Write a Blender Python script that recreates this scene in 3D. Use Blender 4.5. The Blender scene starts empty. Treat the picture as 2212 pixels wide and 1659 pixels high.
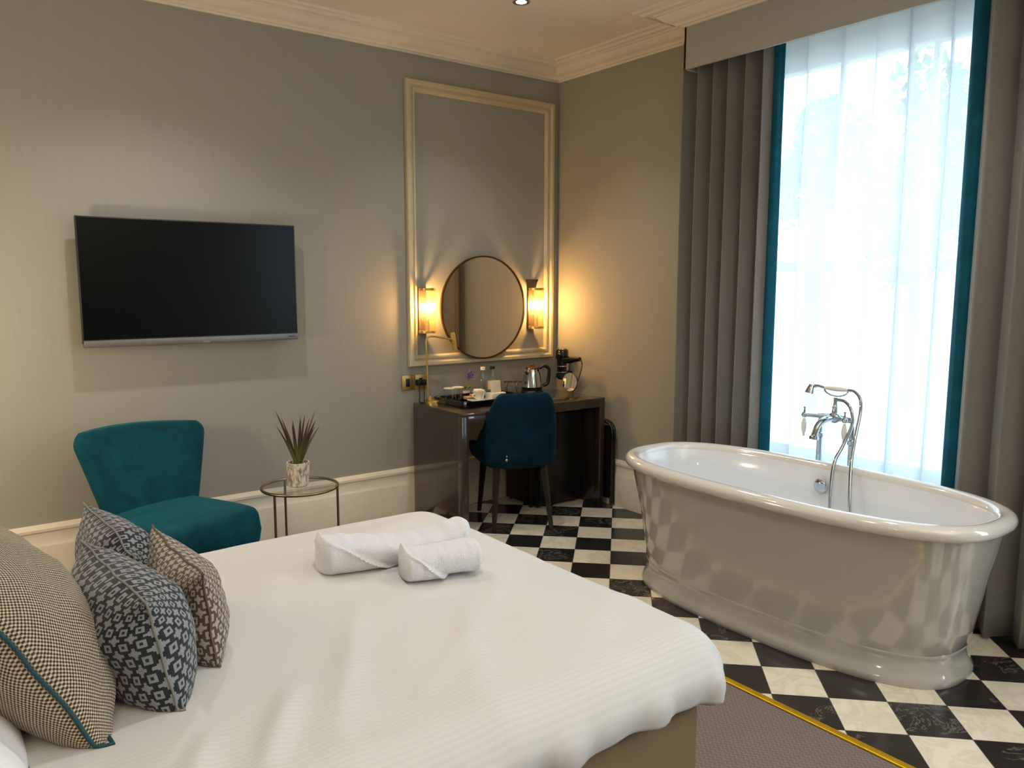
import bpy, bmesh, math, random
from mathutils import Vector, Matrix, Euler, noise
random.seed(7)
PI = math.pi
S = bpy.context.scene
COL = S.collection
XR, YB, CEIL = 3.839, 4.51, 3.05        # window wall, television wall, ceiling
XL, YF = -0.55, -1.9                    # wall behind the bed head, wall behind the camera

# ------------------------------------------------------------------ materials
def lin(h):
    h = h.lstrip('#')
    o = []
    for i in (0, 2, 4):
        c = int(h[i:i+2], 16) / 255
        o.append(c/12.92 if c <= .04045 else ((c+.055)/1.055)**2.4)
    return (o[0], o[1], o[2], 1)

class NT:
    """tiny node-tree helper"""
    def __init__(s, name):
        s.m = bpy.data.materials.new(name); s.m.use_nodes = True
        s.t = s.m.node_tree; s.t.nodes.clear()
        s.o = s.n('ShaderNodeOutputMaterial')
    def n(s, kind, **kw):
        x = s.t.nodes.new(kind)
        for k, v in kw.items(): setattr(x, k, v)
        return x
    def l(s, a, b): s.t.links.new(a, b)
    def put(s, sock, v):
        if hasattr(v, 'is_output'): s.l(v, sock)
        else: sock.default_value = v
    def math(s, op, a, b=0.0, c=None):
        x = s.n('ShaderNodeMath', operation=op)
        s.put(x.inputs[0], a); s.put(x.inputs[1], b)
        if c is not None: s.put(x.inputs[2], c)
        return x.outputs[0]
    def mix(s, f, a, b):
        x = s.n('ShaderNodeMix', data_type='RGBA')
        s.put(x.inputs['Factor'], f); s.put(x.inputs['A'], a) if False else None
        s.put(x.inputs[6], a); s.put(x.inputs[7], b)
        return x.outputs[2]
    def ramp(s, f, stops):
        x = s.n('ShaderNodeValToRGB'); e = x.color_ramp.elements
        while len(e) < len(stops): e.new(.5)
        for i, (p, c) in enumerate(stops): e[i].position = p; e[i].color = c
        s.put(x.inputs[0], f); return x.outputs[0]
    def coord(s, which='Object'): return s.n('ShaderNodeTexCoord').outputs[which]
    def mapping(s, v, scale=(1, 1, 1), rot=(0, 0, 0), loc=(0, 0, 0)):
        x = s.n('ShaderNodeMapping'); s.l(v, x.inputs[0])
        x.inputs['Scale'].default_value = scale; x.inputs['Rotation'].default_value = rot; x.inputs['Location'].default_value = loc
        return x.outputs[0]
    def noise(s, v, scale, detail=3, rough=.5, dist=0):
        x = s.n('ShaderNodeTexNoise'); s.put(x.inputs['Vector'], v)
        x.inputs['Scale'].default_value = scale; x.inputs['Detail'].default_value = detail
        x.inputs['Roughness'].default_value = rough; x.inputs['Distortion'].default_value = dist
        return x.outputs['Fac']
    def sep(s, v):
        x = s.n('ShaderNodeSeparateXYZ'); s.l(v, x.inputs[0]); return x.outputs
    def comb(s, a, b, c=0.0):
        x = s.n('ShaderNodeCombineXYZ'); s.put(x.inputs[0], a); s.put(x.inputs[1], b); s.put(x.inputs[2], c); return x.outputs[0]
    def bump(s, h, strength=.3, dist=.002):
        x = s.n('ShaderNodeBump'); s.put(x.inputs['Height'], h)
        x.inputs['Strength'].default_value = strength; x.inputs['Distance'].default_value = dist
        return x.outputs[0]
    def bsdf(s, col, rough=.5, metal=0., spec=.5, coat=0., coat_r=.03, sheen=0., normal=None, sheen_tint=None, emis=None, es=0.):
        b = s.n('ShaderNodeBsdfPrincipled')
        s.put(b.inputs['Base Color'], col); s.put(b.inputs['Roughness'], rough); s.put(b.inputs['Metallic'], metal)
        b.inputs['Specular IOR Level'].default_value = spec
        b.inputs['Coat Weight'].default_value = coat; b.inputs['Coat Roughness'].default_value = coat_r
        b.inputs['Sheen Weight'].default_value = sheen
        if sheen_tint: b.inputs['Sheen Tint'].default_value = sheen_tint
        if emis: b.inputs['Emission Color'].default_value = emis; b.inputs['Emission Strength'].default_value = es
        if normal is not None: s.l(normal, b.inputs['Normal'])
        return b.outputs[0]
    def done(s, sh): s.l(sh, s.o.inputs[0]); return s.m

def simple(name, hexcol, rough=.5, metal=0., spec=.5, coat=0., sheen=0., var=.06, scale=30, bumpk=0., bscale=200, sheen_tint=None, coat_r=.03):
    t = NT(name); c = t.coord(); base = lin(hexcol)
    n = t.noise(c, scale, 3)
    dk = tuple(v*(1-var) for v in base[:3]) + (1,); lt = tuple(min(1, v*(1+var)) for v in base[:3]) + (1,)
    col = t.ramp(n, [(.3, dk), (.7, lt)])
    nm = t.bump(t.noise(c, bscale, 2), bumpk, .001) if bumpk else None
    return t.done(t.bsdf(col, rough, metal, spec, coat, coat_r, sheen, nm, sheen_tint))

def emitter(name, col, st):
    t = NT(name); e = t.n('ShaderNodeEmission'); e.inputs[0].default_value = col; e.inputs[1].default_value = st
    return t.done(e.outputs[0])

def thin_glass(name, tint=(1, 1, 1, 1), gloss=.04, rough=.02, ribs=False):
    t = NT(name)
    tr = t.n('ShaderNodeBsdfTransparent'); tr.inputs[0].default_value = tint
    gl = t.n('ShaderNodeBsdfGlossy'); gl.inputs['Roughness'].default_value = rough
    fr = t.n('ShaderNodeFresnel')
    back = t.n('ShaderNodeNewGeometry').outputs['Backfacing']          # both skins of a thin pane reflect alike
    t.l(t.math('SUBTRACT', 1.5, t.math('MULTIPLY', back, 1.5-1/1.5)), fr.inputs[0])
    f = t.math('MULTIPLY', fr.outputs[0], .6)
    f = t.math('ADD', f, gloss)
    mx = t.n('ShaderNodeMixShader'); t.l(f, mx.inputs[0]); t.l(tr.outputs[0], mx.inputs[1]); t.l(gl.outputs[0], mx.inputs[2])
    return t.done(mx.outputs[0])

def m_wall():
    t = NT('greige_wall_fabric'); c = t.coord()
    n = t.noise(t.mapping(c, (220, 220, 3)), 1.0, 3)
    n2 = t.noise(c, 1.3, 2)
    col = t.mix(n, lin('#9c988d'), lin('#a7a398'))
    col = t.mix(t.math('MULTIPLY', n2, .25), col, lin('#a19d91'))
    return t.done(t.bsdf(col, .75, spec=.25, normal=t.bump(n, .06, .001)))

def m_tile():
    t = NT('checker_marble_tile'); c = t.coord(); x, y, z = t.sep(c)
    sm = t.math('DIVIDE', t.math('SUBTRACT', t.math('ADD', x, y), 3.82), .3108)
    df = t.math('DIVIDE', t.math('ADD', t.math('SUBTRACT', x, y), .338), .2925)
    i, j = t.math('FLOOR', sm), t.math('FLOOR', df)
    par = t.math('ABSOLUTE', t.math('MODULO', t.math('ADD', i, j), 2.0))
    wn = t.n('ShaderNodeTexWhiteNoise'); wn.noise_dimensions = '2D'; t.l(t.comb(i, j), wn.inputs['Vector'])
    off = t.n('ShaderNodeVectorMath', operation='SCALE'); t.l(wn.outputs['Color'], off.inputs[0]); off.inputs['Scale'].default_value = 40.
    add = t.n('ShaderNodeVectorMath', operation='ADD'); t.l(c, add.inputs[0]); t.l(off.outputs[0], add.inputs[1])
    p = add.outputs[0]
    v1 = t.noise(p, 5, 6, .6, 1.2)
    vein = t.math('SUBTRACT', 1.0, t.math('MULTIPLY', t.math('ABSOLUTE', t.math('SUBTRACT', v1, .5)), 14.))
    vein = t.math('MAXIMUM', vein, 0.0)
    soft = t.noise(p, 9, 4, .6)
    white = t.mix(t.math('MULTIPLY', vein, .28), t.mix(soft, lin('#e6dcc6'), lin('#efe7d5')), lin('#b9ab93'))
    v2 = t.noise(p, 7, 8, .7, 2.0)
    vb = t.math('MAXIMUM', t.math('SUBTRACT', 1.0, t.math('MULTIPLY', t.math('ABSOLUTE', t.math('SUBTRACT', v2, .52)), 45.)), 0.0)
    patch = t.math('GREATER_THAN', t.noise(p, 4, 2), .56)
    vb = t.math('MULTIPLY', t.math('MULTIPLY', vb, patch), .24)
    black = t.mix(vb, t.mix(soft, lin('#1d1b19'), lin('#332f2b')), lin('#cfc8bb'))
    col = t.mix(par, black, white)
    def edge(v):
        f = t.math('FRACT', v)
        return t.math('MINIMUM', f, t.math('SUBTRACT', 1.0, f))
    g = t.math('LESS_THAN', t.math('MINIMUM', edge(sm), edge(df)), .007)
    col = t.mix(g, col, lin('#4a443b'))
    rough = t.math('ADD', t.math('MULTIPLY', g, .4), .2)
    return t.done(t.bsdf(col, rough, spec=.5, normal=t.bump(t.math('SUBTRACT', 1.0, g), .2, .001)))

def m_carpet():
    t = NT('mauve_carpet_pile'); c = t.coord(); x, y, z = t.sep(c)
    w = t.math('SINE', t.math('ADD', t.math('MULTIPLY', x, 330.), t.math('MULTIPLY', t.math('SINE', t.math('MULTIPLY', y, 300.)), 1.6)))
    n = t.noise(c, 350, 2); n2 = t.noise(t.mapping(c, (30, 90, 30)), 1, 3)
    f = t.math('ADD', t.math('MULTIPLY', w, .22), t.math('ADD', t.math('MULTIPLY', n, .5), t.math('MULTIPLY', n2, .35)))
    col = t.ramp(f, [(.15, lin('#6b5d56')), (.75, lin('#82736c'))])
    return t.done(t.bsdf(col, .95, spec=.1, sheen=.2, normal=t.bump(f, .5, .003)))

def m_wood():
    t = NT('dark_lacquered_veneer'); c = t.coord()
    n = t.noise(t.mapping(c, (60, 60, 2.5)), 1.0, 5, .6, .6)
    col = t.ramp(n, [(.3, lin('#241a13')), (.7, lin('#3b2c22'))])
    return t.done(t.bsdf(col, .3, spec=.5, coat=1., coat_r=.04))

def m_velvet(name, a, b, tint, sh=.45):
    t = NT(name); c = t.coord()
    n = t.noise(c, 7, 4, .6, .8)
    col = t.ramp(n, [(.3, lin(a)), (.72, lin(b))])
    return t.done(t.bsdf(col, .8, spec=.15, sheen=sh, sheen_tint=lin(tint), normal=t.bump(t.noise(c, 300, 2), .15, .001)))

def uv(t):
    return t.n('ShaderNodeUVMap').outputs[0]

def m_motif(name, dark, light, n):
    """interlocking crosses and square rings on a woven ground"""
    t = NT(name); u0, v0, _ = t.sep(uv(t))
    # turn the lattice 45 degrees
    u = t.math('MULTIPLY', t.math('ADD', u0, v0), n*.7071); v = t.math('MULTIPLY', t.math('SUBTRACT', u0, v0), n*.7071)
    i, j = t.math('FLOOR', u), t.math('FLOOR', v)
    par = t.math('ABSOLUTE', t.math('MODULO', t.math('ADD', i, j), 2.0))
    fu = t.math('SUBTRACT', t.math('FRACT', u), .5); fv = t.math('SUBTRACT', t.math('FRACT', v), .5)
    # local axes back along the cloth
    a = t.math('ABSOLUTE', t.math('MULTIPLY', t.math('ADD', fu, fv), .7071)); b = t.math('ABSOLUTE', t.math('MULTIPLY', t.math('SUBTRACT', fu, fv), .7071))
    mn, mx = t.math('MINIMUM', a, b), t.math('MAXIMUM', a, b)
    plus = t.math('MULTIPLY', t.math('LESS_THAN', mn, .13), t.math('LESS_THAN', mx, .5))
    plus = t.math('MAXIMUM', plus, t.math('LESS_THAN', mx, .24))
    ring = t.math('MULTIPLY', t.math('LESS_THAN', mx, .34), t.math('GREATER_THAN', mx, .13))
    f = t.math('ADD', t.math('MULTIPLY', par, plus), t.math('MULTIPLY', t.math('SUBTRACT', 1.0, par), ring))
    weave = t.noise(t.mapping(uv(t), (420, 420, 1)), 1.0, 1)
    col = t.mix(f, lin(dark), lin(light))
    col = t.mix(t.math('MULTIPLY', weave, .25), col, lin('#5a5a58'))
    return t.done(t.bsdf(col, .85, spec=.2, sheen=.15, normal=t.bump(t.math('ADD', f, weave), .3, .001)))

def m_tweed():
    t = NT('beige_basket_weave'); u0, v0, _ = t.sep(uv(t))
    k = 112.
    su = t.math('SINE', t.math('MULTIPLY', u0, k*2*PI*.5)); sv = t.math('SINE', t.math('MULTIPLY', v0, k*2*PI*.5))
    w = t.math('MULTIPLY', su, sv)
    n = t.noise(t.mapping(uv(t), (70, 70, 1)), 1.0, 2)
    f = t.math('ADD', t.math('MULTIPLY', w, .7), t.math('ADD', t.math('MULTIPLY', n, .5), .05))
    col = t.ramp(f, [(.0, lin('#40352b')), (.22, lin('#7f6f5a')), (.62, lin('#cbbea5'))])
    return t.done(t.bsdf(col, .9, spec=.15, sheen=.1, normal=t.bump(w, .5, .003)))

def m_cotton():
    t = NT('white_sateen_stripe'); c = t.coord(); x, y, z = t.sep(c)
    st = t.math('GREATER_THAN', t.math('SINE', t.math('MULTIPLY', y, 2*PI/.013)), 0.0)
    n = t.noise(c, 6, 3)
    col = t.mix(st, lin('#cbc9c5'), lin('#cecdc9'))
    h = t.math('ADD', t.math('MULTIPLY', st, .03), t.math('MULTIPLY', t.noise(t.mapping(c, (9, 30, 20)), 1.0, 4, .55, .5), 1.0))
    return t.done(t.bsdf(col, t.math('ADD', t.math('MULTIPLY', st, -.04), .66), spec=.3, sheen=.08, normal=t.bump(h, .12, .006)))

def m_towel():
    t = NT('white_terry_loop'); c = t.coord()
    n = t.noise(c, 260, 3); n2 = t.noise(c, 40, 3)
    return t.done(t.bsdf(t.mix(n, lin('#d3d3d6'), lin('#e3e3e6')), .95, spec=.1, sheen=.3, normal=t.bump(t.math('ADD', n, t.math('MULTIPLY', n2, .7)), .8, .004)))

def m_drape(name, a, b):
    t = NT(name); c = t.coord()
    n = t.noise(t.mapping(c, (300, 300, 300)), 1.0, 2)
    n2 = t.noise(t.mapping(c, (40, 40, 400)), 1.0, 2)
    col = t.mix(t.math('MULTIPLY', t.math('ADD', n, n2), .5), lin(a), lin(b))
    return t.done(t.bsdf(col, .8, spec=.2, sheen=.15, normal=t.bump(n, .15, .001)))

def m_sheer():
    t = NT('white_voile'); c = t.coord()
    n = t.noise(t.mapping(c, (500, 500, 500)), 1.0, 1)
    tr = t.n('ShaderNodeBsdfTransparent'); tr.inputs[0].default_value = (1, 1, 1, 1)
    tl = t.n('ShaderNodeBsdfTranslucent'); tl.inputs[0].default_value = (.62, .68, .74, 1)
    di = t.n('ShaderNodeBsdfDiffuse'); di.inputs[0].default_value = (.86, .88, .9, 1)
    m1 = t.n('ShaderNodeMixShader'); m1.inputs[0].default_value = .45; t.l(tl.outputs[0], m1.inputs[1]); t.l(di.outputs[0], m1.inputs[2])
    m2 = t.n('ShaderNodeMixShader'); t.l(t.math('ADD', t.math('MULTIPLY', n, .06), .76), m2.inputs[0])
    t.l(tr.outputs[0], m2.inputs[1]); t.l(m1.outputs[0], m2.inputs[2])
    return t.done(m2.outputs[0])

def m_shade():
    t = NT('amber_ribbed_glass')
    tr = t.n('ShaderNodeBsdfTransparent'); tr.inputs[0].default_value = (1., .84, .50, 1)
    tl = t.n('ShaderNodeBsdfTranslucent'); tl.inputs[0].default_value = (1., .72, .3, 1)
    gl = t.n('ShaderNodeBsdfGlossy'); gl.inputs['Roughness'].default_value = .08
    m1 = t.n('ShaderNodeMixShader'); m1.inputs[0].default_value = .06; t.l(tr.outputs[0], m1.inputs[1]); t.l(tl.outputs[0], m1.inputs[2])
    m2 = t.n('ShaderNodeMixShader'); m2.inputs[0].default_value = .1; t.l(m1.outputs[0], m2.inputs[1]); t.l(gl.outputs[0], m2.inputs[2])
    return t.done(m2.outputs[0])

def m_leafpot():
    t = NT('mottled_bark_ceramic'); c = t.coord()
    n = t.noise(t.mapping(c, (70, 70, 28)), 1.0, 3, .6, .6)
    col = t.ramp(n, [(.38, lin('#8f7f6a')), (.52, lin('#d9cfbe')), (.7, lin('#e6dfd2'))])
    return t.done(t.bsdf(col, .7, normal=t.bump(n, .8, .004)))

def m_plant():
    t = NT('dracaena_leaf'); g = t.n('ShaderNodeTexCoord').outputs['Object']; x, y, z = t.sep(g)
    f = t.math('MULTIPLY', t.math('SUBTRACT', z, .12), 4.)
    n = t.noise(t.mapping(g, (80, 80, 8)), 1.0, 2)
    col = t.ramp(t.math('ADD', f, t.math('MULTIPLY', t.math('SUBTRACT', n, .5), .5)), [(.15, lin('#566030')), (.5, lin('#453022')), (.9, lin('#3a241f'))])
    return t.done(t.bsdf(col, .45, spec=.4))

M = dict(
    wall=m_wall(), tile=m_tile(), carpet=m_carpet(), wood=m_wood(),
    ceiling=simple('ceiling_paint', '#e4dccf', .9, spec=.2, var=.015),
    cornice=simple('cornice_paint', '#e3dbcd', .7, spec=.3, var=.02),
    skirting=simple('skirting_paint', '#e6dcc8', .35, spec=.45, var=.02),
    moulding=simple('cream_moulding_paint', '#c9bd9f', .45, spec=.4, var=.03),
    window_paint=simple('white_window_paint', '#e9ecec', .4, var=.02),
    enamel=simple('white_enamel', '#dedad3', .12, spec=.6, coat=1., var=.005, coat_r=.02),
    enamel_out=simple('darker_enamel_outside', '#b4b0a8', .12, spec=.6, coat=1., var=.005, coat_r=.02),  # outer body and plinth, darker than the rim
    enamel_in=simple('white_enamel_inside', '#e4e6e8', .12, spec=.6, coat=.6, var=.005, coat_r=.03),
    brass=simple('brushed_brass', '#cdb06a', .36, metal=1., var=.08, scale=90),
    gold=simple('polished_gold_strip', '#f6cb33', .45, metal=1., var=.06, scale=20),
    bronze=simple('aged_bronze', '#6d5330', .35, metal=1., var=.08),
    frame_metal=simple('champagne_metal', '#8e7f62', .32, metal=1., var=.06),
    chrome=simple('chrome', '#c3cad0', .06, metal=1., var=.02),
    steel=simple('brushed_steel', '#c9c6bf', .18, metal=1., var=.05),
    silver=simple('silver_plastic', '#7a7875', .4, metal=.6, var=.03),
    teal=m_velvet('teal_velvet', '#02323e', '#094a56', '#3f95a0'),
    navy_velvet=m_velvet('petrol_velvet', '#021a2b', '#042f42', '#2a7a8a', .3),
    teal_drape=m_velvet('teal_curtain_satin', '#0c4455', '#12586b', '#4f9fb0'),
    drape=m_drape('grey_taupe_drape', '#716d67', '#8d8983'),
    pelmet=m_drape('grey_pelmet_cloth', '#a5a39d', '#b0aea8'),
    sheer=m_sheer(),
    black=simple('black_plastic', '#0b0b0b', .35, var=.1),
    black_gloss=simple('black_gloss', '#070707', .1, var=.05, coat=.5),
    screen=simple('dark_screen_glass', '#020202', .25, spec=.15, var=.02),
    bezel=simple('dark_grey_metal', '#4a4744', .35, metal=.8, var=.05),
    dark_wood=simple('dark_stained_leg', '#21160f', .4, var=.2, scale=60),
    divan=simple('tan_divan_cloth', '#7d6a4f', .9, spec=.15, var=.1, scale=200, bumpk=.2, bscale=500),
    mattress=simple('mattress_ticking', '#e8e4dc', .9, var=.02),
    cotton=m_cotton(), pillow=simple('white_pillow_cotton', '#ebe9e8', .8, spec=.2, var=.02, sheen=.1),
    towel=m_towel(),
    tweed=m_tweed(),
    navy=m_motif('navy_cross_weave', '#151a26', '#8e9294', 19),
    taupe=m_motif('taupe_cross_weave', '#51443b', '#b5a695', 21),
    teal_piping=simple('teal_piping', '#123f45', .7, var=.05),
    grey_piping=simple('grey_piping', '#7d7a74', .8, var=.08),
    taupe_piping=simple('taupe_piping', '#5d4d43', .8, var=.08),
    mirror=simple('mirror_silver', '#f0ece4', .01, metal=1., var=.0),
    glass=thin_glass('clear_glass'), tinted=thin_glass('table_glass', (.95, .97, .95, 1)),
    bottle=thin_glass('bottle_plastic', (.93, .95, .95, 1), .05, .08),
    pane=thin_glass('window_glass', (.97, 1, 1, 1), 0, .01),
    shade=m_shade(), bulb=emitter('warm_bulb', (1, .64, .32, 1), 640.),
    lens=emitter('downlight_lens', (1, .9, .74, 1), 30.),
    pot=m_leafpot(), soil=simple('potting_soil', '#20170f', .95, var=.4, scale=120), leaf=m_plant(),
    paper=simple('white_paper', '#e9e2d3', .8, var=.03), china=simple('white_china', '#eeeae0', .2, coat=.6, var=.01),
    cream_label=simple('cream_label', '#e7dcbd', .7, var=.03), pink=simple('pink_sachet', '#c9a590', .7, var=.1),
    petal=simple('violet_petal', '#6b5a96', .6, var=.4, scale=90), green=simple('green_leaf', '#5b6b2c', .6, var=.2),
    amber=simple('amber_sachet', '#b58a45', .5, var=.2),
    tree=simple('garden_foliage', '#6f9446', .7, var=.4, scale=3), trunk=simple('tree_bark', '#5c5246', .9, var=.3),
    lawn=simple('pale_paving', '#b9b6ab', .9, var=.1, scale=2), facade=simple('stone_house_front', '#c9c4b8', .9, var=.06, scale=4),
    dim_glass=simple('far_window_glass', '#3c4650', .1, var=.1),
)

# ------------------------------------------------------------------ mesh helpers
def tag(o, label=None, cat=None, group=None, kind=None):
    if label: o['label'] = label
    if cat: o['category'] = cat
    if group: o['group'] = group
    if kind: o['kind'] = kind
    return o

def empty(name, loc=(0, 0, 0), rot=(0, 0, 0), label=None, cat=None, group=None):
    o = bpy.data.objects.new(name, None); COL.objects.link(o)
    o.location = loc; o.rotation_euler = rot; o.empty_display_size = .05
    return tag(o, label, cat, group)

def frame_of(o):
    while o.parent is not None: o = o.parent
    return Matrix.LocRotScale(o.location, o.rotation_euler, (1, 1, 1))

class MB:
    def __init__(s): s.bm = bmesh.new(); s.uv = None
    def _xf(s, vs, rot=None, loc=None):
        if rot is not None:
            r = Euler(rot).to_matrix() if not isinstance(rot, Matrix) else rot
            for v in vs: v.co = r @ v.co
        if loc is not None:
            l = Vector(loc)
            for v in vs: v.co += l
    def box(s, c, size, bev=0., seg=2, rot=None):
        r = bmesh.ops.create_cube(s.bm, size=1.0); vs = r['verts']
        for v in vs: v.co = Vector((v.co.x*size[0], v.co.y*size[1], v.co.z*size[2]))
        if bev > 0:
            es = list({e for v in vs for e in v.link_edges})
            rr = bmesh.ops.bevel(s.bm, geom=es, offset=min(bev, min(size)*.49), segments=seg, profile=.5, affect='EDGES')
            vs = list({v for f in rr['faces'] for v in f.verts} | {v for v in vs if v.is_valid})
        s._xf(vs, rot, c); return s
    def span(s, a, b, bev=0., seg=2):
        return s.box([(p+q)/2 for p, q in zip(a, b)], [abs(q-p) for p, q in zip(a, b)], bev, seg)
    def rings(s, rings, closed=True, cap0=True, cap1=True, loop=False):
        R = [[s.bm.verts.new(p) for p in r] for r in rings]
        n = len(R[0]); pairs = list(zip(R[:-1], R[1:])) + ([(R[-1], R[0])] if loop else [])
        for a, b in pairs:
            for i in range(n if closed else n-1):
                k = (i+1) % n
                try: s.bm.faces.new((a[i], a[k], b[k], b[i]))
                except ValueError: pass
        if closed and not loop:
            if cap0: s.bm.faces.new(R[0][::-1])
            if cap1: s.bm.faces.new(R[-1])
        return s
    def lathe(s, prof, c=(0, 0, 0), n=32, rot=None, cap0=True, cap1=True):
        c = Vector(c); m = Euler(rot).to_matrix() if rot is not None else Matrix.Identity(3)
        rr = []
        for r, z in prof:
            rr.append([c + m @ Vector((max(r, 1e-5)*math.cos(2*PI*i/n), max(r, 1e-5)*math.sin(2*PI*i/n), z)) for i in range(n)])
        return s.rings(rr, True, cap0, cap1)
    def tube(s, pts, r, n=10, closed=False, caps=True):
        P = [Vector(p) for p in pts]; rs = r if isinstance(r, (list, tuple)) else [r]*len(P)
        rr = []; up = None
        for i, p in enumerate(P):
            a = P[i-1] if (i > 0 or closed) else P[i]; b = P[(i+1) % len(P)] if (i < len(P)-1 or closed) else P[i]
            d = (b-a).normalized()
            if up is None:
                up = Vector((0, 0, 1)) if abs(d.z) < .9 else Vector((1, 0, 0))
            u = (up - d*up.dot(d)).normalized(); w = d.cross(u); up = u
            rr.append([p + (u*math.cos(2*PI*k/n) + w*math.sin(2*PI*k/n))*rs[i] for k in range(n)])
        return s.rings(rr, True, caps, caps, loop=closed)
    def cyl(s, a, b, r, r2=None, n=16): return s.tube([a, b], [r, r if r2 is None else r2], n)
    def grid(s, fn, nu, nv, uvs=False, wrap_u=False):
        V = [[s.bm.verts.new(fn(i/(nu if wrap_u else nu), j/nv)) for j in range(nv+1)] for i in range(nu + (0 if wrap_u else 1))]
        if uvs and s.uv is None: s.uv = s.bm.loops.layers.uv.new('UVMap')
        for i in range(nu):
            for j in range(nv):
                k = (i+1) % nu if wrap_u else i+1
                f = s.bm.faces.new((V[i][j], V[k][j], V[k][j+1], V[i][j+1]))
                if uvs:
                    for lp, (a, b) in zip(f.loops, ((i, j), (i+1, j), (i+1, j+1), (i, j+1))): lp[s.uv].uv = (a/nu, b/nv)
        return V
    def sphere(s, c, r, n=16, sc=(1, 1, 1), rot=None):
        q = bmesh.ops.create_uvsphere(s.bm, u_segments=n, v_segments=max(6, n//2), radius=r); vs = q['verts']
        for v in vs: v.co = Vector((v.co.x*sc[0], v.co.y*sc[1], v.co.z*sc[2]))
        s._xf(vs, rot, c); return s
    def out(s, name, mat, parent=None, smooth=40, world=True, weld=False, normals=True):
        if weld: bmesh.ops.remove_doubles(s.bm, verts=s.bm.verts, dist=1e-5)
        if normals: bmesh.ops.recalc_face_normals(s.bm, faces=s.bm.faces)
        if parent is not None and world:
            inv = frame_of(parent).inverted()
            for v in s.bm.verts: v.co = inv @ v.co
        me = bpy.data.meshes.new(name); s.bm.to_mesh(me); s.bm.free()
        me.materials.append(M[mat] if isinstance(mat, str) else mat)
        if smooth:
            me.shade_smooth()
            if smooth < 180: me.set_sharp_from_angle(angle=math.radians(smooth))
        o = bpy.data.objects.new(name, me); COL.objects.link(o)
        if parent is not None: o.parent = parent
        return o

def struct(o): o['kind'] = 'structure'; return o
def bez(p0, p1, p2, p3, n=12):
    p0, p1, p2, p3 = map(Vector, (p0, p1, p2, p3))
    return [p0*(1-t)**3 + p1*3*t*(1-t)**2 + p2*3*t*t*(1-t) + p3*t**3 for t in [i/n for i in range(n+1)]]
def spline(pts, per=8):
    P = [Vector(p) for p in pts]; P = [P[0]*2-P[1]] + P + [P[-1]*2-P[-2]]; o = []
    for i in range(1, len(P)-2):
        for k in range(per):
            t = k/per; a, b, c, d = P[i-1:i+3]
            o.append(.5*((2*b) + (c-a)*t + (2*a-5*b+4*c-d)*t*t + (3*b-a-3*c+d)*t**3))
    return o + [P[-2]]
def sring(cx, cy, a, b, n, z, N=72):
    """superellipse ring, a along y and b along x"""
    o = []
    for i in range(N):
        t = 2*PI*i/N; c, s_ = math.cos(t), math.sin(t)
        o.append(Vector((cx + b*math.copysign(abs(c)**(2/n), c), cy + a*math.copysign(abs(s_)**(2/n), s_), z)))
    return o
def sstep(a, b, x):
    t = max(0., min(1., (x-a)/(b-a))); return t*t*(3-2*t)
def nz(x, y, z=0.): return noise.noise(Vector((x, y, z)))

# ------------------------------------------------------------------ camera
cam = bpy.data.cameras.new('camera'); camo = bpy.data.objects.new('camera', cam); COL.objects.link(camo)
yaw, pitch, roll = math.radians(52.78), math.radians(7.2018), math.radians(-.0795)
f = Vector((math.cos(yaw)*math.cos(pitch), math.sin(yaw)*math.cos(pitch), -math.sin(pitch)))
r0 = Vector((math.sin(yaw), -math.cos(yaw), 0)); d0 = f.cross(r0)
r = r0*math.cos(roll) + d0*math.sin(roll); d = -r0*math.sin(roll) + d0*math.cos(roll)
mw = Matrix((r, -d, -f)).transposed().to_4x4(); mw.translation = (0, 0, 1.53)
camo.matrix_world = mw
cam.sensor_width = 36; cam.sensor_fit = 'HORIZONTAL'; cam.lens = 36*1712.15/2212
cam.clip_start = .02; cam.clip_end = 200
S.camera = camo

# ------------------------------------------------------------------ room shell
b = MB(); b.span((2.43, YF-.2, -.12), (XR+.3, YB+.2, 0)); struct(b.out('floor', 'tile', smooth=0))
b = MB(); b.span((XL+.002, YF+.002, -.12), (2.412, YB-.030, 0)); o = b.out('carpet', 'carpet', smooth=0)
tag(o, 'mauve brown zigzag pile carpet round the bed, edged by the gold strip', 'carpet')
b = MB(); b.span((2.414, YF, -.02), (2.446, YB-.03, .006), .004, 3); o = b.out('threshold_strip', 'gold', smooth=60)
tag(o, 'shiny gold metal strip where the carpet meets the checkered tiles', 'floor strip')

WY0, WY1, WZ0, WZ1 = 1.38, 2.94, .46, 2.80      # window opening
b = MB(); b.span((XL-.2, YB, -.12), (XR+.3, YB+.2, 3.3)); struct(b.out('wall_back', 'wall', smooth=0))
b = MB()
V0, V1 = -1.75, -.05                             # unseen opening added behind the camera to bring in more daylight
b.span((XR, WY1, -.12), (XR+.28, YB+.2, 3.3)); b.span((XR, V1, -.12), (XR+.28, WY0, 3.3)); b.span((XR, YF-.2, -.12), (XR+.28, V0, 3.3))
b.span((XR, V0, -.12), (XR+.28, V1, WZ0)); b.span((XR, V0, WZ1), (XR+.28, V1, 3.3))
b.span((XR, WY0, -.12), (XR+.28, WY1, WZ0)); b.span((XR, WY0, WZ1), (XR+.28, WY1, 3.3))
struct(b.out('wall_right', 'wall', smooth=0))
b = MB(); b.span((XL-.2, YF-.2, -.12), (XL, YB+.2, 3.3)); struct(b.out('wall_left', 'wall', smooth=0))
b = MB(); b.span((XL-.2, YF-.2, -.12), (XR+.3, YF, 3.3)); struct(b.out('wall_front', 'wall', smooth=0))
b = MB(); b.span((XL-.2, YF-.2, CEIL), (XR+.3, YB+.2, 3.32)); struct(b.out('ceiling', 'ceiling', smooth=0))

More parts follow.
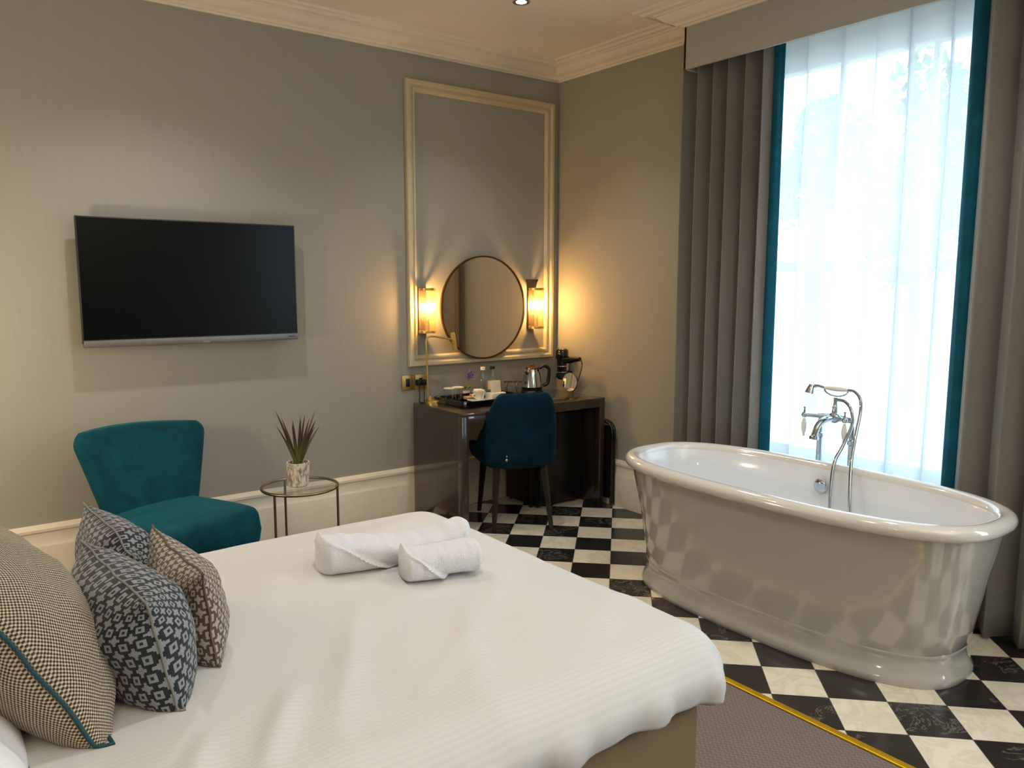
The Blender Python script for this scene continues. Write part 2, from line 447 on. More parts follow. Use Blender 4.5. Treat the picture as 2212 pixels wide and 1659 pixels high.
def sweep_wall(prof, path, name, mat):
    """prof: (offset from wall, z); path: list of (x, y, nx, ny): corner point and, per axis, which way an offset moves it"""
    bb = MB()
    rr = [[Vector((x+nx*p, y+ny*p, z)) for p, z in prof] for x, y, nx, ny in path]
    bb.rings(rr, closed=True, cap0=True, cap1=True)
    return struct(bb.out(name, mat, smooth=30))
PX = 3.590                                       # front face of the pelmet
PYE = 3.130                                      # its left end
corn = [(0, CEIL+.02), (0, 2.957), (.012, 2.957), (.018, 2.966), (.034, 2.966), (.040, 2.974), (.052, 2.980), (.066, 2.982),
        (.082, 2.990), (.098, 3.002), (.112, 3.018), (.120, 3.020), (.124, 3.028), (.158, 3.030), (.162, 3.020), (.172, 3.022), (.180, 3.034),
        (.205, 3.036), (.212, 3.048), (.250, CEIL), (.250, CEIL+.02)]
sweep_wall(corn, [(XL, YB, 1, -1), (XR, YB, -1, -1), (XR, PYE, -1, 1), (PX, PYE, -1, 1), (PX, YF, -1, 1)], 'trim_1', 'cornice')
base = [(0, 0), (.026, 0), (.026, .215), (.024, .222), (.016, .238), (.016, .285), (.022, .291), (.022, .305), (.012, .322), (0, .326)]
sweep_wall(base, [(XL, YB, 1, -1), (XR, YB, -1, -1), (XR, 3.3, -1, -1), (XR, YF, -1, 1)], 'baseboard_back', 'skirting')

# ------------------------------------------------------------------ window, pelmet, curtains
win = empty('window_1', (XR+.2, (WY0+WY1)/2, WZ0)); struct(win)
b = MB(); X0, X1 = XR+.13, XR+.22
b.span((X0, WY0, WZ1-.12), (X1, WY1, WZ1), .008); b.span((X0, WY0, WZ0), (X1, WY1, WZ0+.16), .008)
b.span((X0, WY0, WZ0), (X1, WY0+.09, WZ1), .008); b.span((X0, WY1-.09, WZ0), (X1, WY1, WZ1), .008)
b.out('window_frame', 'window_paint', win)
b = MB()
b.span((X0+.02, WY0+.09, 1.60), (X1-.02, WY1-.09, 1.655), .006)
for yy in (1.92, 2.40): b.span((X0+.03, yy-.014, WZ0+.16), (X1-.03, yy+.014, WZ1-.12), .004)
b.out('sash_bar', 'window_paint', win)
b = MB(); b.span((XR+.17, WY0+.05, WZ0+.1), (XR+.176, WY1-.05, WZ1-.06)); b.out('pane', 'pane', win, smooth=0)
b = MB(); b.span((XR+.005, WY0, WZ0-.03), (XR+.24, WY1, WZ0), .008); b.out('window_sill', 'window_paint', win)

b = MB()
b.span((PX, .25, 2.730), (PX+.018, PYE, CEIL-.005), .003); b.span((PX, PYE-.018, 2.730), (XR-.002, PYE, CEIL-.005), .003)
b.span((PX+.01, .25, 2.97), (XR-.002, PYE-.01, 2.985))
o = b.out('curtain_pelmet', 'pelmet', smooth=30)
tag(o, 'grey cloth covered pelmet box above the window curtains', 'pelmet')

def pleats(y0, y1, folds, amp, x0, ph=0., sharp=0., seed=0, n=26, var=.25):
    """plan of a pleated cloth from y0 to y1"""
    pts = []; N = folds*n
    for i in range(N+1):
        t = i/N; a = 2*PI*folds*t + ph
        k = 1 + var*nz(t*folds*1.3, seed*3.1)
        x = x0 + amp*k*math.sin(a); y = y0 + (y1-y0)*t + sharp*math.sin(2*a)*(y1-y0)/folds
        pts.append((x, y))
    return pts
def drape(name, pts, z0, z1, mat, parent, nz_=24, sway=.006, seed=0, thick=.004, spread=0., lean=0.):
    bb = MB(); n = len(pts)-1; cy = sum(p[1] for p in pts)/len(pts); cx = sum(p[0] for p in pts)/len(pts)
    def fn(u, v):
        x, y = pts[int(round(u*n))]; z = z0 + (z1-z0)*v
        k = 1 + .18*(1-v) + .1*nz(u*6, v*2, seed)
        x = cx + (x-cx)*k + sway*nz(u*5, v*3, seed+4) - lean*(1-v)**2
        y = y + sway*1.5*nz(u*4, v*2.2, seed+9) + spread*(1-v)*(y-cy)
        return Vector((x, y, z))
    bb.grid(fn, n, nz_)
    o_ = bb.out(name, mat, parent, smooth=180)
    if thick:
        md = o_.modifiers.new('thickness', 'SOLIDIFY'); md.thickness = thick; md.offset = 0
    return o_
CT, CB = 2.92, .012
cl = empty('grey_curtain', (3.70, 2.95, CB), label='grey curtain with teal edge at the far side of the window', cat='curtain')
drape('curtain_panel', pleats(3.250, 2.606, 6, .052, 3.70, .4, .07, 1), CB, CT, 'drape', cl, seed=1)
tl_pts = [(3.700-.022*math.sin(PI*t)+.030*t, 2.612-.046*t) for t in [i/16 for i in range(17)]]
drape('leading_edge', tl_pts, CB, CT, 'teal_drape', cl, seed=2, sway=.003)
cr = empty('grey_curtain', (3.69, 1.1, CB), label='grey curtain with teal edge nearest the camera, beside the bath end', cat='curtain')
drape('curtain_panel', pleats(1.560, .55, 7, .050, 3.690, 2.9, .05, 3), CB, CT, 'drape', cr, seed=3, lean=.02)
tr_pts = [(3.735-.02*math.sin(PI*t) - .02*t, 1.645-.085*t) for t in [i/16 for i in range(17)]]
drape('leading_edge', tr_pts, CB, CT, 'teal_drape', cr, seed=4, sway=.003)
# voile: wide gathers that lap over each other
vp = []
NV = 420; y = 2.98
random.seed(5)
for i in range(NV+1):
    t = i/NV; a = 2*PI*9*t + 1.5*nz(t*5, 2.2)
    amp = .020*(1 + .5*nz(t*7, 8.1)); lap = .066*(.62 + .5*nz(t*6, 4.4))
    vp.append((3.775 + amp*math.cos(a), 2.98-(2.98-1.40)*t + lap*math.sin(a)))
o = drape('sheer_curtain', vp, .03, 2.93, 'sheer', None, nz_=20, sway=.012, seed=6, thick=0, spread=-.02)
tag(o, 'sheer white voile hanging across the bright window', 'net curtain')

# ------------------------------------------------------------------ panel moulding, mirror, television, sconces
pm = MB()
prof = [(0, 0), (0, .026), (.006, .032), (.024, .032), (.030, .022), (.036, .014), (.046, .014), (.050, .022), (.062, .022), (.068, .012), (.074, 0)]
def rect_frame(x0, x1, z0, z1, prof, y):
    rr = []
    for cx, cz, sx, sz in ((x0, z0, 1, 1), (x1, z0, -1, 1), (x1, z1, -1, -1), (x0, z1, 1, -1)):
        rr.append([Vector((cx+sx*p, y-h, cz+sz*p)) for p, h in prof])
    return rr
pm.rings(rect_frame(2.572, 3.787, .992, 2.803, prof, YB-.0015), closed=True, loop=True)
o = pm.out('moulding_frame', 'moulding', smooth=30)
tag(o, 'tall cream rectangular wall moulding framing the round mirror', 'wall moulding')

mi = empty('round_mirror', (3.152, YB, 1.368), label='round wall mirror with a thin bronze rim above the desk', cat='mirror')
RX = (PI/2, 0, 0)
b = MB(); b.lathe([(.0, .036), (.343, .036), (.343, .044), (.0, .044)], (3.152, YB, 1.368), 96, RX); b.out('mirror_glass', 'mirror', mi)
b = MB(); b.lathe([(.342, .034), (.352, .034), (.352, .050), (.342, .050), (.342, .034)], (3.152, YB, 1.368), 96, RX, False, False); b.out('mirror_rim', 'bronze', mi)
b = MB(); b.lathe([(.0, .001), (.27, .001), (.27, .036), (0, .036)], (3.152, YB, 1.368), 48, RX); b.out('backing', 'black', mi)

tvx0, tvx1, tvz0, tvz1, tvy = .678, 1.790, 1.210, 1.858, 4.410
tv = empty('television', ((tvx0+tvx1)/2, YB, (tvz0+tvz1)/2), label='large black flat screen television on the wall above the teal armchair', cat='television')
b = MB(); b.span((tvx0, tvy, tvz0+.02), (tvx1, tvy+.022, tvz1), .003); b.span((tvx0+.1, tvy+.02, tvz0+.06), (tvx1-.1, tvy+.055, tvz1-.16), .01); b.out('tv_housing', 'bezel', tv)
b = MB(); b.span((tvx0+.007, tvy-.003, tvz0+.040), (tvx1-.007, tvy+.004, tvz1-.007)); b.out('screen', 'screen', tv, smooth=0)
b = MB(); b.span((tvx0+.004, tvy-.008, tvz0), (tvx1+.0, tvy+.026, tvz0+.036), .004); b.out('bottom_bar', 'silver', tv)
b = MB(); b.span((1.248, tvy-.0095, tvz0-.002), (1.292, tvy, tvz0+.014), .002); b.out('badge', 'silver', tv)
b = MB()
for i in range(4): b.box((tvx1-.022-.011*i, tvy-.009, tvz0+.020), (.006, .004, .006))
b.out('button', 'bezel', tv)
b = MB(); b.span((1.05, tvy+.05, 1.42), (1.42, YB, 1.66), .004); b.out('wall_bracket', 'black', tv)

def sconce(cx, label, with_trapezoid=False):
    y0 = 4.44; z0, z1 = 1.212, 1.500
    s_ = empty('wall_sconce', (cx, YB, z0), label=label, cat='wall light', group=None)
    b = MB(); b.span((cx-.030, YB-.012, z0-.004), (cx+.030, YB, z1+.004), .003); b.span((cx-.012, y0, z0+.004), (cx+.012, YB, z0+.016)); b.span((cx-.012, y0, z1-.012), (cx+.012, YB, z1)); b.out('back_plate', 'bronze', s_)
    rr = []; n = 96                                        # ribbed glass tube
    for z in (z0+.014, z1-.012):
        rr.append([Vector((cx+(.0515+.0018*math.cos(24*2*PI*i/n*1.0))*math.cos(2*PI*i/n), y0+(.0515+.0018*math.cos(24*2*PI*i/n))*math.sin(2*PI*i/n), z)) for i in range(n)])
    b = MB(); b.rings(rr, True, False, False); b.out('glass_shade', 'shade', s_, smooth=180)
    for nm, za, zb in (('top_ring', z1-.014, z1+.002), ('bottom_ring', z0, z0+.016)):
        b = MB(); b.lathe([(.046, za), (.056, za), (.056, zb), (.046, zb), (.046, za)], (cx, y0, 0), 40, None, False, False); b.out(nm, 'brass', s_)
    b = MB(); b.lathe([(0, z0+.002), (.050, z0+.002), (.050, z0+.012), (.016, z0+.014), (.014, z0+.10), (0, z0+.10)], (cx, y0, 0), 24); b.out('lamp_holder', 'brass', s_)
    b = MB(); b.sphere((cx, y0, z0+.165), .017, 16, (1, 1, 1.5)); b.out('light_bulb', 'bulb', s_)
    if with_trapezoid:
        b = MB(); b.lathe([(0, z1+.001), (.026, z1+.001), (.036, z1+.040), (.045, z1+.062), (0, z1+.062)], (cx-.022, y0+.02, 0), 4, (0, 0, PI/4)); b.out('dark_trapezoid', 'black', s_)  # dark four-sided solid above the ring, widening upwards
    return s_
sconce(2.682, 'ribbed amber glass wall light between moulding and mirror, above the brass lamp')
sconce(3.590, 'ribbed amber glass wall light with a dark trapezoid above, nearest the room corner', True)

# ------------------------------------------------------------------ desk
DT = .757
dk = empty('writing_desk', (3.18, 4.2, 0), label='dark glossy wood desk under the round mirror', cat='desk')
dx0, dx1, dy0, dy1 = 2.590, 3.768, 3.905, 4.478
b = MB(); b.span((dx0, dy0, DT-.022), (dx1, dy1, DT), .002); b.out('desk_top', 'wood', dk)
b = MB(); b.span((dx0+.002, dy0+.002, DT-.062), (dx1-.002, dy0+.024, DT-.022), .001); b.span((dx0+.03, dy1-.03, DT-.062), (dx1-.03, dy1-.01, DT-.022)); b.out('apron', 'wood', dk)
b = MB(); b.span((dx0, dy0+.045, 0), (dx0+.030, dy1, DT-.022), .002); b.out('side_panel', 'wood', dk)
b = MB(); b.span((dx1-.030, dy0+.045, 0), (dx1, dy1, DT-.022), .002); b.out('side_panel', 'wood', dk)
b = MB(); b.span((dx0, dy0, 0), (dx0+.048, dy0+.045, DT-.022), .002); b.out('leg', 'wood', dk)
b = MB(); b.span((dx1-.048, dy0, 0), (dx1, dy0+.045, DT-.022), .002); b.out('leg', 'wood', dk)
fr = empty('minibar_fridge', (3.52, 4.24, 0), label='black minibar cabinet under the right half of the desk', cat='fridge')
b = MB(); b.span((3.335, 4.10, .012), (3.715, 4.46, .66), .006); b.out('fridge_body', 'black', fr)
b = MB(); b.span((3.337, 4.075, .03), (3.713, 4.098, .655), .006); fd = b.out('door', 'black', fr)
b = MB(); b.span((3.345, 4.062, .36), (3.357, 4.075, .52), .003); b.out('handle', 'black_gloss', fd)
for fx in (3.36, 3.69):
    for fy in (4.13, 4.43):
        b = MB(); b.cyl((fx, fy, 0), (fx, fy, .014), .012); b.out('foot', 'black', fr)

# folded black frame between desk and window wall
lr = empty('folded_luggage_rack', (3.80, 3.90, 0), label='black round topped folded stand squeezed between desk and window wall', cat='luggage rack')
for k, (dx, nm) in enumerate(((3.782, 'tube_frame'), (3.804, 'tube_frame'))):
    pts = [(dx, 3.845, .012)] + [(dx, 3.845, .2), (dx, 3.845, .44)] + [(dx, 3.92-.075*math.cos(PI*t/2), .53+.06*math.sin(PI*t/2)) for t in (0, .3, .6, 1)] + [(dx, 4.10, .592), (dx, 4.17, .592)] + [(dx, 4.17+.075*math.sin(PI*t/2), .53+.06*math.cos(PI*t/2)) for t in (.3, .6, 1)] + [(dx, 4.245, .3), (dx, 4.245, .012)]
    b = MB(); b.tube(pts, .011, 10); b.out(nm, 'black_gloss', lr)
b = MB(); b.span((3.786, 3.86, .05), (3.800, 4.23, .56), .004); b.out('webbing', 'black', lr)

# ------------------------------------------------------------------ desk chair
ch = empty('desk_chair', (3.065, 4.02, 0), (0, 0, math.radians(-24)), 'dark petrol velvet chair with wooden legs, pushed in at the desk', 'chair')
def u_plan(p):
    """p in -1..1 round the shell, 0 at the middle of the back; forward is +y"""
    L = 1.9; q = p*L
    if abs(q) <= 1.3:
        th = q/1.3*PI/2; sn, cs = math.sin(th), math.cos(th)
        return (.232*math.copysign(abs(sn)**.72, sn), -.20*abs(cs)**.72 - .01)
    e = (abs(q)-1.3)/.6
    return (math.copysign(.232+.012*e, q), -.01+.20*e)
def shell(u, v, off=0.):
    p = -1 + 2*u; x, y = u_plan(p)
    e = 1e-3; xa, ya = u_plan(max(-1, p-e)); xb, yb = u_plan(min(1, p+e))
    tx, ty = xb-xa, yb-ya; l = math.hypot(tx, ty) or 1; nx, ny = ty/l, -tx/l
    top = .868 - .20*sstep(-.190, -.085, y) - .13*sstep(-.12, .04, y) - .02*sstep(.04, .2, y) + .008*math.cos(p*3)
    bot = .405 - .012*math.cos(p*PI/2)
    z = bot + (top-bot)*v
    x += nx*off; y += ny*off
    y -= .065*max(0, (z-.48)/.4)**1.2 * (1 if y < .02 else .3)
    x *= 1 - .05*max(0, (z-.5)/.4) - .06*(1-sstep(.40, .47, z))
    y = y*(1 - .05*(1-sstep(.40, .47, z))) - .045
    return Vector((x, y, z))
b = MB(); T = .022; nu, nv = 64, 24
ring_list = []
for i in range(nu+1):
    u = i/nu; ring = []
    for j in range(nv+1): ring.append(shell(u, j/nv, T*min(1, (min(j, nv-j)/nv*9)**.5) if 0 < j < nv else 0))
    for j in range(nv-1, 0, -1): ring.append(shell(u, j/nv, -T*min(1, (min(j, nv-j)/nv*9)**.5)))
    ring_list.append(ring)
b.rings(ring_list, True); b.out('backrest', 'navy_velvet', ch, smooth=180, world=False)
b = MB(); b.box((0, -.03, .445), (.415, .40, .085), .035, 4); b.out('seat', 'navy_velvet', ch, smooth=180, world=False)
for lx, ly, bx, by in ((.165, .140, .182, .235), (-.165, .140, -.182, .235), (.150, -.190, .185, -.262), (-.150, -.190, -.185, -.262)):
    b = MB(); b.tube([(lx, ly, .415), (bx, by, 0)], [.024, .014], 4); b.out('leg', 'dark_wood', ch, smooth=0, world=False)
b = MB(); b.sphere((-.105, -.268, .455), .010, 12, (1, .5, 1)); b.out('stud', 'chrome', ch, world=False); b = MB(); b.sphere((-.105, -.270, .478), .006, 10, (1, .5, 1)); b.out('stud', 'chrome', ch, world=False)

# ------------------------------------------------------------------ desk things
lm = empty('desk_lamp', (2.68, 4.39, DT), label='slim brass desk lamp with a bent arm at the left end of the desk', cat='lamp')
b = MB(); b.lathe([(0, DT), (.058, DT), (.058, DT+.016), (.052, DT+.022), (.014, DT+.026), (0, DT+.026)], (2.690, 4.39, 0), 40); b.lathe([(0, DT+.02), (.014, DT+.02), (.012, DT+.05), (0, DT+.05)], (2.668, 4.39, 0), 20); b.out('base', 'brass', lm)
arm = [(2.655, 4.39, DT+.02), (2.648, 4.39, .95), (2.642, 4.39, 1.10)] + bez((2.640, 4.39, 1.13), (2.640, 4.39, 1.19), (2.645, 4.388, 1.196), (2.70, 4.385, 1.192), 8) + [(2.83, 4.375, 1.168)]
b = MB(); b.tube(arm, .0062, 10); b.out('lamp_arm', 'brass', lm)
b = MB(); b.tube([(2.832, 4.375, 1.212), (2.850, 4.372, 1.098)], .0145, 20); b.out('lamp_head', 'brass', lm)

for k, (xx, lab) in enumerate(((2.522, 'brass double wall socket at the left, beside the desk end'), (2.619, 'brass wall socket with black plugs, behind the brass lamp pole'))):
    so = empty('wall_socket', (xx+.042, YB, .888), label=lab, cat='socket', group=None)
    b = MB(); b.span((xx, YB-.010, .838), (xx+.085, YB, .938), .003); b.out('plate', 'brass', so)
    b = MB(); b.span((xx+.028, YB-.013, .862), (xx+.056, YB-.009, .914), .001); b.out('socket_insert', 'black', so)
for k, (px_, lab) in enumerate(((2.632, 'black plug and cable in the brass socket, left one'), (2.668, 'black plug and cable in the brass socket, close to the lamp pole'))):
    pg = empty('power_plug', (px_, YB-.03, .88), label=lab, cat='plug')
    b = MB(); b.span((px_-.016, YB-.050, .868), (px_+.016, YB-.0135, .906), .005); b.out('plug_body', 'black', pg)
    b = MB(); b.tube(spline([(px_, YB-.04, .87), (px_-.005, YB-.052, .80), (px_-.01, 4.452, .764), (px_-.005, 4.42, .761), (px_+.03, 4.435, .761)]), .0032, 8); b.out('cable', 'black', pg)

tx0, tx1, ty0, ty1 = 2.700, 3.240, 4.060, 4.400
b = MB()
b.span((tx0, ty0, DT), (tx1, ty1, DT+.008), .002)
for a, c in (((tx0, ty0), (tx1, ty0+.010)), ((tx0, ty1-.010), (tx1, ty1)), ((tx0, ty0), (tx0+.010, ty1)), ((tx1-.010, ty0), (tx1, ty1))):
    b.span((a[0], a[1], DT), (c[0], c[1], DT+.042), .003)
o = b.out('serving_tray', 'black_gloss', smooth=30); tag(o, 'black rectangular refreshment tray on the desk', 'tray')
TZ = DT+.0085
def tumbler(x, y, label):
    g = empty('glass_tumbler', (x, y, TZ), label=label, cat='glass')
    b = MB(); b.lathe([(0, TZ), (.028, TZ), (.033, TZ+.085), (.031, TZ+.085), (.027, TZ+.006), (0, TZ+.006)], (x, y, 0), 24); b.out('glass_body', 'glass', g)
    b = MB(); b.lathe([(0, TZ+.085), (.037, TZ+.085), (.037, TZ+.090), (0, TZ+.091)], (x, y, 0), 24); b.out('paper_cover', 'paper', g)
tumbler(2.778, 4.335, 'glass tumbler with a paper cover at the back left corner of the tray')
tumbler(2.852, 4.345, 'glass tumbler with a paper cover, second from the tray end')
b = MB(); b.box((2.965, 4.225, TZ+.006), (.16, .13, .010), .005, 3); o = b.out('saucer_plate', 'china', smooth=60)
tag(o, 'white flat rectangular saucer in the middle of the black tray', 'plate')
def cup(x, y, z, label, hx):
    g = empty('tea_cup', (x, y, z), label=label, cat='cup')
    b = MB(); b.lathe([(0, z), (.026, z), (.042, z+.040), (.044, z+.052), (.041, z+.052), (.038, z+.040), (.022, z+.006), (0, z+.006)], (x, y, 0), 28); b.out('cup_body', 'china', g)
    b = MB(); b.tube([(x+hx*(.036+.024*math.sin(PI*t)), y-.01, z+.014+.028*t) for t in [i/8 for i in range(9)]], .004, 8); b.out('handle', 'china', g)
cup(2.945, 4.235, TZ+.012, 'white tea cup on the flat saucer, handle towards the tray end', -1)
b = MB(); b.box((3.105, 4.27, TZ+.022), (.125, .075, .043), .008, 3); o = b.out('sachet_dish', 'china', smooth=60)
tag(o, 'white rectangular dish holding a cream card on the tray', 'dish')
b = MB(); b.box((3.105, 4.272, TZ+.082), (.082, .010, .076), .003, 2, (-.18, 0, 0)); o = b.out('tea_sachet', 'cream_label', smooth=60)
tag(o, 'cream printed tea packet standing in the white dish', 'sachet')
for k, (x, y, z, m_, lab, rz) in enumerate(((2.925, 4.33, TZ+.012, 'pink', 'pinkish sugar packet behind the white cup', .4), (2.985, 4.335, TZ+.02, 'amber', 'golden brown biscuit packet behind the saucer', -.3), (2.945, 4.235, TZ+.068, 'paper', 'cream tea bag packet lying on top of the white cup', .2))):
    b = MB(); b.box((x, y, z), (.075, .045, .022), .008, 3, (.1, .08, rz)); o = b.out('sugar_sachet' if k == 0 else ('biscuit_packet' if k == 1 else 'tea_bag_packet'), m_, smooth=60); tag(o, lab, 'packet')
def bottle(x, y, cap, lab, label_mat=None):
    g = empty('water_bottle', (x, y, TZ), label=lab, cat='bottle')
    b = MB(); b.lathe([(0, TZ), (.030, TZ), (.031, TZ+.012), (.031, TZ+.120), (.026, TZ+.145), (.013, TZ+.178), (.013, TZ+.196), (0, TZ+.196)], (x, y, 0), 24); b.out('bottle_body', 'bottle', g)
    b = MB(); b.lathe([(0, TZ+.188), (.016, TZ+.188), (.016, TZ+.208), (0, TZ+.208)], (x, y, 0), 20); b.out('bottle_cap', cap, g)
    if label_mat:
        b = MB(); b.lathe([(.0315, TZ+.05), (.0318, TZ+.11)], (x, y, 0), 24, None, False, False); b.out('bottle_label', label_mat, g)
bottle(3.06, 4.355, 'paper', 'clear water bottle with a white cap on the tray')
bottle(3.145, 4.362, 'black', 'clear water bottle with a black cap and cream label', 'cream_label')
fl = empty('purple_flower', (2.985, 4.442, DT), label='small purple flower in a pot behind the tray', cat='flower')
b = MB(); b.lathe([(0, DT), (.020, DT), (.026, DT+.05), (0, DT+.05)], (2.985, 4.442, 0), 20); b.out('flower_pot', 'china', fl)
b = MB(); b.tube(spline([(2.985, 4.442, DT+.05), (2.990, 4.44, DT+.10), (3.005, 4.43, DT+.16)]), .002, 6)
for a in range(5):
    q = a*1.3; b.sphere((2.985+.022*math.cos(q), 4.442+.02*math.sin(q), DT+.075), .018, 8, (1, .5, .25), (0, -.6, q))
b.out('stem', 'green', fl)
b = MB()
for a in range(7):
    q = a*.9; b.sphere((3.005+.020*math.cos(q), 4.428+.012*math.sin(q*1.7), DT+.165+.020*math.sin(q)), .014, 8, (1, .6, 1), (q, q, 0))
b.out('bloom', 'petal', fl)
for k, (x, y, lab) in enumerate(((3.300, 4.385, 'clear glass mug with a dark handle, further from the kettle'), (3.352, 4.345, 'clear glass mug with a dark handle, touching the kettle base'))):
    g = empty('glass_mug', (x, y, DT), label=lab, cat='mug')
    b = MB(); b.lathe([(0, DT), (.027, DT), (.031, DT+.095), (.029, DT+.095), (.025, DT+.006), (0, DT+.006)], (x, y, 0), 24); b.out('mug_body', 'glass', g)
    b = MB(); b.tube([(x-.018-.018*math.sin(PI*t), y-.028, DT+.015+.085*t) for t in [i/10 for i in range(11)]], .0035, 8); b.lathe([(.0285, DT+.093), (.032, DT+.093), (.032, DT+.098), (.0285, DT+.098), (.0285, DT+.093)], (x, y, 0), 24, None, False, False); b.out('handle', 'bronze', g)
kx, ky = 3.470, 4.335
kt = empty('electric_kettle', (kx, ky, DT), label='polished steel kettle with a black handle and base', cat='kettle')
b = MB(); b.lathe([(0, DT), (.082, DT), (.082, DT+.018), (.072, DT+.030), (0, DT+.030)], (kx, ky, 0), 36); b.lathe([(.07, DT+.030), (.074, DT+.055), (0, DT+.055)], (kx, ky, 0), 36); b.out('kettle_base', 'black', kt)
b = MB(); b.lathe([(0, DT+.054), (.073, DT+.054), (.070, DT+.075), (.058, DT+.145), (.048, DT+.178), (0, DT+.178)], (kx, ky, 0), 40); b.tube([(kx-.045, ky-.01, DT+.150), (kx-.075, ky-.02, DT+.175)], [.016, .010], 12); b.out('kettle_body', 'chrome', kt)
b = MB(); b.lathe([(0, DT+.178), (.048, DT+.178), (.044, DT+.190), (.012, DT+.194), (.010, DT+.203), (.014, DT+.212), (0, DT+.216)], (kx, ky, 0), 28); b.out('lid', 'bronze', kt)
b = MB(); b.tube(spline([(kx+.040, ky-.03, DT+.185), (kx+.075, ky-.045, DT+.200), (kx+.105, ky-.055, DT+.180), (kx+.108, ky-.055, DT+.130), (kx+.098, ky-.05, DT+.075), (kx+.070, ky-.04, DT+.060)]), .0125, 10); b.out('handle', 'black', kt)

hd = empty('hair_dryer', (3.76, 4.34, .83), label='black hair dryer with silver bands hanging in a holder on the window wall', cat='hair dryer')
hx, hy = 3.755, 4.345
b = MB(); b.lathe([(0, .842), (.030, .842), (.034, .90), (.038, .98), (.047, 1.00), (.047, 1.045), (.040, 1.062), (0, 1.064)], (hx, hy, 0), 28); b.out('barrel', 'black_gloss', hd)
for z in (.892, .936):
    b = MB(); b.lathe([(.0345, z), (.0390, z), (.0390, z+.007), (.0345, z+.007), (.0345, z)], (hx, hy, 0), 28, None, False, False); b.out('silver_band', 'steel', hd)
b = MB(); b.lathe([(0, 1.060), (.036, 1.060), (.034, 1.068), (0, 1.068)], (hx, hy, 0), 28); b.out('air_intake', 'steel', hd)
b = MB(); b.tube([(hx, hy-.03, .985), (hx-.005, hy-.10, .990), (hx-.01, hy-.205, 1.004)], [.028, .024, .015], 14); b.out('handle', 'black_gloss', hd)
b = MB(); b.span((hx+.0, hy-.02, .86), (XR, hy+.02, .90), .004); b.lathe([(.036, .855), (.044, .855), (.044, .885), (.036, .885), (.036, .855)], (hx, hy, 0), 28, None, False, False); b.out('wall_holder', 'black', hd)
cpts = []
path = spline([(hx-.01, hy-.205, 1.004), (hx-.005, hy-.225, .97), (hx, hy-.20, .90), (hx+.02, hy-.14, .82), (hx+.04, hy-.08, .80), (hx+.05, hy-.02, .85)], 14)
for i, p in enumerate(path): cpts.append(p + Vector((.004*math.cos(i*1.9), 0, .004*math.sin(i*1.9))))
b = MB(); b.tube(cpts, .0032, 7); b.out('cable', 'black', hd)
vx, vy = 3.545, 3.985
vm = empty('table_mirror', (vx, vy, DT), label='small round mirror on a thin stand, at the front right of the desk', cat='mirror')
vr = (PI/2-.1, 0, -1.37)
b = MB(); b.lathe([(0, -.002), (.062, -.002), (.062, .002), (0, .002)], (vx-.020, vy+.01, .872), 40, vr); b.out('mirror_glass', 'mirror', vm)
b = MB(); b.lathe([(.062, -.004), (.065, -.004), (.065, .004), (.062, .004), (.062, -.004)], (vx-.020, vy+.01, .872), 40, vr, False, False); b.out('mirror_rim', 'bronze', vm)
b = MB(); b.tube([(vx, vy, DT+.004), (vx, vy, .85), (vx+.006, vy-.004, .88)], .0035, 8); b.lathe([(0, DT), (.030, DT), (.028, DT+.005), (0, DT+.006)], (vx, vy, 0), 24); b.out('stand', 'bronze', vm)

# ------------------------------------------------------------------ armchair
ac = empty('armchair', (.945, 3.985, 0), (0, 0, math.radians(20)), 'teal velvet cocktail armchair below the television', 'armchair')
def solid(fn, thick, nu, nv, pu=5, pv=5):
    """a padded slab: fn(s,t)->(point, normal), s,t in -1..1"""
    bb = MB(); rl = []
    for i in range(nu+1):
        s_ = -1+2*i/nu; ring = []
        def tk(a, c): return thick*max(0, 1-abs(a)**pu)**.5 * max(0, 1-abs(c)**pv)**.5
        for j in range(nv+1):
            t_ = -1+2*j/nv; p, n_ = fn(s_, t_); ring.append(p + n_*tk(s_, t_))
        for j in range(nv-1, 0, -1):
            t_ = -1+2*j/nv; p, n_ = fn(s_, t_); ring.append(p - n_*tk(s_, t_))
        rl.append(ring)
    bb.rings(rl, True, False, False); return bb
def ac_back(s_, t_):
    v = (t_+1)/2
    w = .225 + .140*v**1.0
    # rounded upper corners
    w -= .05*max(0, (v-.84)/.16)**2.2
    z = .335 + .485*v + .012*(1-s_*s_)*v - .014*s_*v
    x = s_*w + .030*v
    y = .185 + .155*v**1.15 - .085*s_*s_*(.5+.5*v)
    n_ = Vector((.34*s_, -1, .28)).normalized()
    return Vector((x, y, z)), n_
b = solid(ac_back, .058, 40, 36, 7, 9); b.out('backrest', 'teal', ac, smooth=180, world=False, weld=True)
def ac_seat(s_, t_):
    # s across, t front(-1) to back(+1)
    w = .300 - .055*(t_*.5+.5)**1.5 - .02*abs(t_)**6
    y = .195*1 - .285*(1-(t_+1)/2)*2 + .0
    y = -.355 + .58*(t_+1)/2 + .028*s_*s_*(1-(t_+1)/2)
    return Vector((s_*w*(1-.03*abs(t_)**8), y, .335 + .012*(1-s_*s_)*(1-t_*t_))), Vector((0, 0, 1))
b = solid(ac_seat, .105, 48, 48, 20, 20); b.out('seat', 'teal', ac, smooth=180, world=False, weld=True)
for lx, ly in ((.22, -.27), (-.22, -.27), (.19, .19), (-.19, .19)):
    b = MB(); b.tube([(lx, ly, .25), (lx*1.1, ly*1.1, 0)], [.022, .013], 12); b.out('leg', 'dark_wood', ac, world=False)

